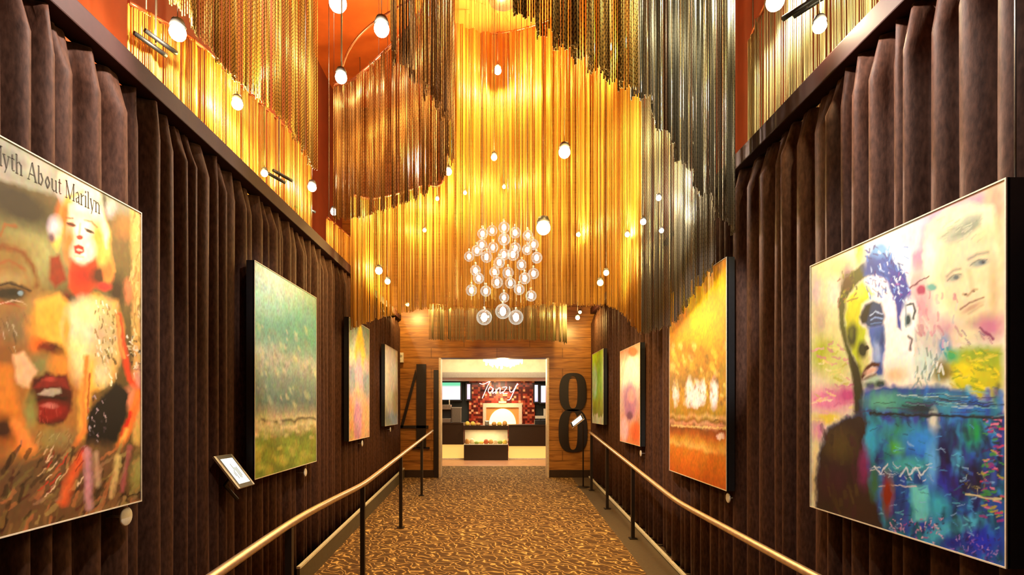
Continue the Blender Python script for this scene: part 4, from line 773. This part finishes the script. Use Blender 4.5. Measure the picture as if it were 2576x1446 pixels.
handrail('bronze handrail on square black posts standing on the carpet at left', LX, L_, [(3.75, 0), (5.8, 0), (8.1, 0), (10.35, 0)], True)
RX = 1.78
R_ = soft([(RX, y, float(np.interp(y, [1.4, 3.3, 5.7, 10.75, 11.6], [0.855, 0.855, 0.87, 1.305, 1.36]))) for y in np.linspace(1.4, 11.0, 60)])
handrail('bronze handrail on square black posts standing beside the right curtain', RX, R_, [(7.55, 0), (9.3, 0), (10.85, 0)], True)

# ------------------------------------------------------------------ tablets
M['screen'] = bulb_mat('tablet_screen', (0.62, 0.88, 1.0), 0.95)
def tablet(label, c, right, up, wd, ht, wallpt=None, pole=None):
    right = Vector(right).normalized(); up = Vector(up).normalized(); nrm = right.cross(up).normalized(); c = Vector(c)
    R = Matrix((right, up, nrm)).transposed().to_4x4(); T = Matrix.Translation(c) @ R
    base = Vector(pole) if pole else Vector(wallpt)
    root = thing('tablet_stand', label, 'tablet', base)
    MB().obox(T, wd, ht, 0.018).build('case', M['steel'], root, bevel=0.004)
    MB().obox(T @ Matrix.Translation((0, 0, 0.0095)), wd * 0.97, ht * 0.78, 0.002).build('bezel', M['black'], root)
    sc = MB().obox(T @ Matrix.Translation((0, 0, 0.0112)), wd * 0.76, ht * 0.66, 0.001).build('screen', M['screen'], root)
    b = MB(); rng = random.Random(5)
    for k in range(6):
        b.obox(T @ Matrix.Translation((rng.uniform(-.12, .12) * wd, (0.16 - 0.065 * k) * ht, 0.0122)), wd * rng.uniform(.1, .34), ht * 0.028, 0.0004)
    b.build('screen_text', M['darkwall'], root)
    back = c - nrm * 0.012
    if pole:
        MB().tube([base, Vector((base.x, base.y, back.z - 0.05)), back], 0.014, 10).build('pole', M['post'], root)
        MB().lathe([(0.001, 0.012), (0.12, 0.01), (0.13, 0), (0.001, 0)], Matrix.Translation(base), 24).build('foot', M['post'], root)
    else:
        MB().tube([back, back + Vector((-0.06, 0, -0.10)), Vector(wallpt)], 0.014, 10).build('arm', M['post'], root)
a, bb, cc, dd = at(536, 1148, 4.15), at(580, 1143, 4.45), at(640, 1218, 4.55), at(598, 1232, 4.2)
ctr = (a + bb + cc + dd) / 4
tablet('tilted tablet with glowing white screen on an arm below the green landscape picture', ctr, (cc + dd - a - bb), (bb + cc - a - dd), (cc + dd - a - bb).length / 2, (bb + cc - a - dd).length / 2, (XL + 0.125, ctr.y + 0.05, ctr.z - 0.22))
pt = at(1452, 1059, 11.2)
tablet('small tilted glowing tablet on a tall black pole before the right numeral', pt, (0.55, 0.1, 0.42), (-0.1, 0.55, 0.35), 0.30, 0.20, pole=(at(1467, 1205, 11.2).x, 11.2, floor_z(11.2)))
# wall box on the left column
q = at(1008, 900, 12.25); b = MB().box((q.x - 0.05, 12.22, q.z - 0.10), (q.x + 0.06, 12.299, q.z + 0.11)); root = thing('wall_box', 'small white box mounted on the left wood wall above the numeral', 'wall box', (q.x, 12.3, q.z - 0.1))
b.build('housing', M['plaque'], root, bevel=0.006); MB().box((q.x - 0.02, 12.214, q.z + 0.02), (q.x + 0.035, 12.221, q.z + 0.06)).build('display', M['grey'], root)

# ------------------------------------------------------------------ giant numerals
def num(label, mbs, name):
    mbs.build(name, M['numeral']); o = bpy.context.scene.collection.objects[-1]; return tag(o, label, 'numeral')
Yn = YF - 0.002
def to3(p, d): v = at(p[0], p[1], YF); return (v.x, Yn - d, v.z)
b = MB(); D = 0.04
for poly in ([(1048, 916), (1072, 916), (1072, 1126), (1048, 1126)], [(1046, 928), (1048, 945), (1014, 1076), (1007, 1076)],
             [(1007, 1070), (1078, 1070), (1078, 1077), (1007, 1077)], [(1038, 1124), (1081, 1124), (1081, 1129), (1038, 1129)]): b.prism(poly, to3, D)
tag(b.build('numeral_four', M['numeral']), 'giant dark numeral 4 mounted on the left wood wall', 'numeral')
def ring(cx, cy, rx, ry, ix, iy, n=40, e=0.72):
    vs = []; fs = []
    f = lambda a, r: math.copysign(abs(a) ** e, a) * r
    for k in range(n):
        q = 2 * PI * k / n; c, s_ = math.cos(q), math.sin(q)
        o_ = (cx + f(c, rx), cy + f(s_, ry)); i_ = (cx + f(c, ix), cy + f(s_, iy))
        vs += [to3(o_, 0), to3(i_, 0), to3(o_, D), to3(i_, D)]
    for k in range(n):
        a, c = 4 * k, 4 * ((k + 1) % n); fs += [(a + 2, a + 3, c + 3, c + 2), (a, a + 2, c + 2, c), (a + 1, c + 1, c + 3, a + 3), (a, c, c + 1, a + 1)]
    return vs, fs
b = MB(); b.add(*ring(1441, 986, 34, 48, 11.5, 41)); b.add(*ring(1441, 1083, 36, 54, 11.5, 48))
tag(b.build('numeral_eight', M['numeral']), 'giant dark numeral 8 mounted on the right wood wall', 'numeral')

# ------------------------------------------------------------------ globe chandelier
def chandelier():
    Yc = 9.0; root = thing('globe_chandelier', 'chandelier of clear lit glass globes hanging before the big gold curtain', 'chandelier', at(1265, 700, Yc))
    top = at(1265, 700, Yc); top.z = 8.18
    MB().lathe([(0.001, -0.06), (0.20, -0.06), (0.22, -0.03), (0.22, 0.0), (0.001, 0.0)], Matrix.Translation(top), 32).build('ceiling_plate', M['steel'], root)
    G_ = [(1214, 588), (1238, 580), (1268, 572), (1296, 585), (1328, 592), (1212, 616), (1240, 622), (1268, 602), (1296, 624), (1326, 628), (1268, 640), (1224, 646),
          (1180, 645), (1350, 648), (1312, 666), (1244, 684), (1278, 686), (1196, 680), (1342, 688), (1186, 730), (1222, 732), (1306, 728), (1336, 744), (1268, 748),
          (1218, 790), (1298, 790), (1265, 775), (1204, 700), (1290, 640), (1256, 660), (1320, 700), (1200, 630), (1342, 615), (1250, 710), (1284, 712)]
    rng = random.Random(4)
    for i, (x, y) in enumerate(G_):
        low = y > 760; Y = Yc + rng.uniform(-0.35, 0.35); p_ = at(x, y + (8 if low else 0), Y); r = 0.118 if low else rng.uniform(0.080, 0.094)
        g = MB().ball(p_, r, 1.0, 18, 10).build('globe', M['globe'], root)
        MB().ball(p_, r * 0.42, 1.4, 10, 6).build('filament', M['glass_hot'], g); 
        MB().tube([p_ + Vector((0, 0, r)), p_ + Vector((0, 0, r + 0.04))], 0.02, 8).build('cap', M['steel'], g)
        MB().tube([p_ + Vector((0, 0, r + 0.04)), Vector((p_.x, p_.y, 8.13))], 0.003, 5).build('wire', M['cable'], root)
    point('lamp', at(1265, 600, Yc - 0.55), 60, AM, 0.08, root); point('lamp', at(1265, 790, Yc - 0.5), 40, (1, 0.85, 0.6), 0.08, root)
def globe_mat():
    t = NT('clear_globe_glass'); n = t.n; out = n['Material Output']; lw = t.node('ShaderNodeLayerWeight'); lw.inputs[0].default_value = 0.35
    tr = t.node('ShaderNodeBsdfTransparent'); em = t.node('ShaderNodeEmission'); em.inputs[0].default_value = (1, 0.90, 0.70, 1); em.inputs[1].default_value = 0.9
    gl = t.node('ShaderNodeBsdfGlossy'); gl.inputs['Roughness'].default_value = 0.05
    m1 = t.node('ShaderNodeMixShader'); t.link(lw.outputs['Facing'], m1.inputs[0]); t.link(tr.outputs[0], m1.inputs[1]); t.link(em.outputs[0], m1.inputs[2])
    m2 = t.node('ShaderNodeMixShader'); m2.inputs[0].default_value = 0.12; t.link(m1.outputs[0], m2.inputs[1]); t.link(gl.outputs[0], m2.inputs[2])
    t.link(m2.outputs[0], out.inputs[0]); t.m.cycles.emission_sampling = 'NONE'; return t.m
M['globe'] = globe_mat(); M['glass_hot'] = bulb_mat('hot_filament', (1, 0.92, 0.78), 5.0)
chandelier()

# ------------------------------------------------------------------ restaurant
def counter(name, label, x0, x1, yt, yb, yk):
    Y = 16.6; a = at(x0, yt, Y); c = at(x1, yb, Y); k = at(x1, yk, Y); root = thing(name, label, 'counter', ((a.x + c.x) / 2, Y + 0.3, 0.31))
    MB().box((a.x, Y, c.z), (c.x, Y + 0.65, a.z - 0.04)).build('front_panel', M['counter'], root)
    MB().box((a.x, Y - 0.02, a.z - 0.04), (c.x, Y + 0.68, a.z)).build('worktop', M['counter'], root)
    MB().box((a.x, Y + 0.06, 0.33), (c.x, Y + 0.6, c.z)).build('lit_base', M['kick'], root); tag(root.children[-1], 'amber lit base')
    MB().box((a.x, Y - 0.06, 0.31), (c.x, Y + 0.6, 0.345)).build('plinth', M['whitetop'], root)
counter('bar_counter', 'dark counter with amber lit base left of the food display', 1040, 1166, 1063, 1118, 1152)
counter('bar_counter', 'dark counter with amber lit base right of the food display', 1280, 1440, 1068, 1122, 1155)
Yd = 16.3; a = at(1167, 1044, Yd); c = at(1278, 1156, Yd); zb = at(0, 1119, Yd).z; zm = at(0, 1081, Yd).z; zl = at(0, 1066, Yd).z
root = thing('food_display', 'lit glass food display with dark base at the middle of the counters', 'display case', ((a.x + c.x) / 2, Yd + 0.3, 0.31))
MB().box((a.x, Yd, 0.31), (c.x, Yd + 0.6, zb)).build('base', M['counter'], root)
MB().box((a.x, Yd + 0.02, zb), (c.x, Yd + 0.58, zb + 0.02)).build('shelf', M['whitetop'], root)
MB().box((a.x, Yd, zm), (c.x, Yd + 0.58, zl - 0.05)).build('crossbar', M['counter'], root)
MB().box((a.x, Yd + 0.55, zb + 0.02), (c.x, Yd + 0.58, zm)).build('back_panel', M['cream'], root)
t = NT('display_glass'); gm = t.node('ShaderNodeMixShader'); tr = t.node('ShaderNodeBsdfTransparent'); gl = t.node('ShaderNodeBsdfGlossy'); gl.inputs['Roughness'].default_value = 0.03
gm.inputs[0].default_value = 0.06; t.link(tr.outputs[0], gm.inputs[1]); t.link(gl.outputs[0], gm.inputs[2]); t.link(gm.outputs[0], t.n['Material Output'].inputs[0]); M['glass'] = t.m
MB().box((a.x, Yd, zb + 0.02), (c.x, Yd + 0.006, zm)).build('glass', M['glass'], root)
area('display_lamp', ((a.x + c.x) / 2, Yd + 0.25, zm - 0.02), (0.0, 0, 0), 1.1, 0.1, 9, (1, 0.82, 0.5)).parent = root
bpy.context.scene.collection.objects['display_lamp'].matrix_parent_inverse = Matrix.Translation(root.location).inverted()
FM = [mat('bread_crust', (0.62, 0.30, 0.08), 0.6), mat('yellow_pastry', (0.80, 0.58, 0.10), 0.6), mat('pale_roll', (0.80, 0.62, 0.36), 0.6), mat('red_fruit', (0.5, 0.10, 0.03), 0.5), mat('green_leaf', (0.25, 0.33, 0.05), 0.6)]
FN = ['brown bread loaf', 'yellow pastry', 'pale bread roll', 'red fruit tart', 'green salad bowl']
rng = random.Random(2); PN = ['bread_loaf', 'pastry', 'bread_roll', 'fruit_tart', 'salad_bowl']
for row, (z0, n) in enumerate(((zb + 0.022, 9), (zl - 0.05, 8))):
    for k in range(n):
        x = a.x + 0.09 + (c.x - a.x - 0.18) * k / (n - 1); i = (k * 2 + row * 3) % 5 if row == 0 else [1, 1, 0, -1, -1, 0, 1, 0][k]
        if i < 0: continue
        y = Yd + 0.16 + 0.05 * (k % 2); r = 0.07; h = rng.uniform(0.07, 0.15)
        prof = [(0.001, 0), (r * 0.8, 0.0), (r, h * 0.3), (r * 0.86, h * 0.75), (r * 0.4, h), (0.001, h * 1.02)]
        o = MB().lathe(prof, Matrix.Translation((x, y, z0)), 12).build(PN[i], FM[i])
        where = 'inside the glass of the lit food display' if row == 0 else 'on top of the lit food display'
        tag(o, FN[i] + ' ' + where + ', number %s from the left' % ['one', 'two', 'three', 'four', 'five', 'six', 'seven', 'eight', 'nine'][k], 'food', 'foods ' + where)
# tray on the display
q = at(1225, 1066, Yd); o = MB().box((q.x - 0.06, Yd + 0.08, zl - 0.05), (q.x + 0.06, Yd + 0.4, zl + 0.09)).build('serving_tray', M['steel'], bevel=0.02); tag(o, 'steel serving pan on top of the food display', 'serving pan')
# oven
Yo = 19.70; oa, oc = at(1215, 1014, Yo), at(1313, 1070, Yo); root = thing('pizza_oven', 'pale framed pizza oven with glowing fire under the neon sign', 'oven', ((oa.x + oc.x) / 2, 19.7, oc.z))
fw = 0.11
b = MB().box((oa.x, Yo - 0.06, oc.z), (oa.x + fw, 19.749, oa.z)).box((oc.x - fw, Yo - 0.06, oc.z), (oc.x, 19.749, oa.z)).box((oa.x + fw, Yo - 0.06, oa.z - fw * 1.3), (oc.x - fw, 19.749, oa.z)).box((oa.x + fw, Yo - 0.06, oc.z), (oc.x - fw, 19.749, oc.z + 0.05))
b.build('frame', M['whitetop'], root)
MB().box((oa.x + fw, Yo - 0.001, oc.z + 0.05), (oc.x - fw, 19.749, oa.z - fw * 1.3)).build('oven_back', FM[0], root)
cx = (oa.x + oc.x) / 2; n = 24; hw = 0.46; z0 = oc.z + 0.052; zt = oa.z - fw * 1.3 - 0.04
poly = [(cx + hw * math.cos(PI * k / n), z0 + (zt - z0) * math.sin(PI * k / n)) for k in range(n + 1)]
MB().prism(poly, lambda p_, d: (p_[0], Yo - 0.003 - d, p_[1]), 0.02).build('fire', M['fire'], root)
o = MB().box((cx - 0.13, Yo - 0.10, oa.z), (cx + 0.13, 19.749, oa.z + 0.07)).build('oven_vent', M['whitetop'], root)
point('lamp', (cx, Yo - 0.35, oa.z + 0.1), 8, OR, 0.05, root)
# neon script
Ys = 19.70; root = thing('neon_sign', 'pale neon script sign on the red mosaic wall above the oven', 'sign', at(1262, 1005, Ys))
S = {'bar': [(1206, 964), (1216, 966), (1232, 959), (1252, 952)], 'stem': [(1234, 957), (1226, 972), (1219, 988), (1213, 1002)],
     'a': [(1240, 977), (1233, 973), (1228, 982), (1233, 989), (1241, 977), (1239, 989), (1246, 985)],
     'n': [(1248, 978), (1247, 990), (1252, 978), (1258, 976), (1258, 989), (1265, 985)],
     'z': [(1264, 974), (1275, 974), (1265, 989), (1277, 989)],
     'y': [(1282, 972), (1283, 984), (1290, 984), (1302, 964), (1290, 990), (1283, 1004), (1276, 1006)], 'tail': [(1296, 972), (1304, 966)]}
for k, pts in S.items():
    pp = smooth_path([tuple(at(x, y, Ys)) for x, y in pts], 6); MB().tube([tuple(q) for q in pp], 0.013, 6).build('letter', M['neon'], root)
MB().box((at(1208, 0, Ys).x, 19.72, at(0, 984, Ys).z), (at(1306, 0, Ys).x, 19.749, at(0, 980, Ys).z)).build('mounting_bar', M['rail'], root)
spot('mosaic_downlight', (cx, 19.0, 2.66), (cx, 19.72, 1.95), 45, (1, 0.5, 0.22), 1.2)
# screens
def screen(label, x0, x1, y0, y1, c1, c2, c3, Y=19.6):
    a_, c_ = at(x0, y0, Y), at(x1, y1, Y); root = thing('wall_screen', label, 'screen', ((a_.x + c_.x) / 2, Y, c_.z))
    MB().box((a_.x - 0.05, Y, c_.z - 0.05), (c_.x + 0.05, 19.99, a_.z + 0.05)).build('frame', M['black'], root)
    t = NT('menu_screen'); tc = t.node('ShaderNodeTexCoord'); sp = t.node('ShaderNodeSeparateXYZ'); t.link(tc.outputs['Generated'], sp.inputs[0])
    col = t.ramp(sp.outputs[2], [(0.0, c1), (0.35, c2), (0.72, c2), (0.85, c3)]); t.link(col, t.b.inputs['Emission Color']); t.b.inputs['Emission Strength'].default_value = 1.35; t.b.inputs['Base Color'].default_value = (0, 0, 0, 1)
    MB().box((a_.x, Y - 0.008, c_.z), (c_.x, Y - 0.001, a_.z)).build('display', t.m, root)
screen('bright menu screen with green band at the left of the restaurant', 1100, 1158, 962, 1005, (0.75, 0.80, 0.95), (0.85, 0.72, 0.82), (0.16, 0.62, 0.34))
screen('narrow lilac screen between the left menu screen and the red mosaic', 1175, 1183, 966, 1004, (0.7, 0.55, 0.75), (0.85, 0.68, 0.80), (0.75, 0.6, 0.7), 19.68)
screen('narrow lilac screen between the red mosaic and the right menu screen', 1345, 1353, 968, 1010, (0.6, 0.55, 0.85), (0.8, 0.75, 0.95), (0.7, 0.7, 0.85), 19.68)
screen('bright lilac menu screen at the right of the restaurant', 1361, 1392, 970, 1012, (0.8, 0.7, 0.95), (0.9, 0.72, 0.95), (0.7, 0.78, 0.95))
# appliances on the counters
def on_counter(px, yb): q = at(px, yb, 16.9); return q.x, 16.9
zt1 = at(0, 1063, 16.6).z; zt2 = at(0, 1068, 16.6).z
x, y = on_counter(1120, 1060); root = thing('coffee_machine', 'grey coffee machine on the left counter of the restaurant', 'coffee machine', (x, y, zt1))
MB().box((x - 0.16, y - 0.1, zt1), (x + 0.16, y + 0.3, zt1 + 0.12)).build('drip_base', M['steel'], root, bevel=0.01); MB().box((x - 0.16, y + 0.12, zt1 + 0.12), (x + 0.16, y + 0.3, zt1 + 0.38)).build('body', M['black'], root); MB().box((x - 0.17, y - 0.08, zt1 + 0.38), (x + 0.17, y + 0.3, zt1 + 0.52)).build('head', M['steel'], root, bevel=0.01)
for s_ in (-0.12, 0.12): MB().tube([(x + s_, y, zt1 + 0.52), (x + s_, y, zt1 + 0.66)], 0.018, 8).build('pillar', M['plaque'], root)
x, y = on_counter(1148, 1060); root = thing('storage_box', 'taupe cabinet box standing on the left counter beside the coffee machine', 'box', (x, y, zt1))
MB().box((x - 0.13, y, zt1), (x + 0.13, y + 0.3, zt1 + 0.42)).build('body', M['greywall'], root, bevel=0.01); MB().box((x - 0.14, y - 0.01, zt1 + 0.42), (x + 0.14, y + 0.31, zt1 + 0.45)).build('lid', M['grey'], root)
x, y = on_counter(1360, 1066); root = thing('cash_register', 'black and white cash register on the right counter', 'cash register', (x, y, zt2))
MB().box((x - 0.17, y, zt2), (x + 0.17, y + 0.3, zt2 + 0.12)).build('drawer', M['black'], root, bevel=0.008); MB().box((x - 0.15, y + 0.08, zt2 + 0.17), (x + 0.15, y + 0.2, zt2 + 0.25)).build('keyboard', M['plaque'], root); MB().box((x - 0.03, y + 0.1, zt2 + 0.12), (x + 0.03, y + 0.16, zt2 + 0.17)).build('neck', M['black'], root)
MB().box((x + 0.10, y + 0.12, zt2 + 0.25), (x + 0.16, y + 0.18, zt2 + 0.46)).build('display', M['plaque'], root)
# crystal chandelier in the restaurant
root = thing('crystal_chandelier', 'dazzling crystal chandelier just inside the far doorway', 'chandelier', (at(1265, 0, 14.4).x, 14.4, 3.28)); cxx = at(1265, 0, 14.4).x
MB().lathe([(0.001, 0.0), (0.5, 0.0), (0.5, -0.04), (0.001, -0.04)], Matrix.Translation((cxx, 14.4, 3.298)), 28).build('ceiling_plate', M['steel'], root)
b = MB(); rng = random.Random(8)
for k in range(120):
    q, r = rng.uniform(0, 2 * PI), 0.5 * math.sqrt(rng.random()); x, y = cxx + r * math.cos(q), 14.4 + r * math.sin(q); L = rng.uniform(0.25, 0.42) * (1 - 0.35 * r / 0.5) + 0.1
    b.lathe([(0.004, 3.26), (0.016, 3.22), (0.016, 3.26 - L * 0.5), (0.006, 3.26 - L * 0.55), (0.018, 3.26 - L * 0.6), (0.018, 3.26 - L), (0.002, 3.24 - L)], Matrix.Translation((x, y, 0)), 6)
o = b.build('crystals', M['crystal'], root); o['kind'] = 'stuff'
point('lamp', (cxx, 14.4, 2.62), 60, (1, 0.82, 0.5), 0.1, root)
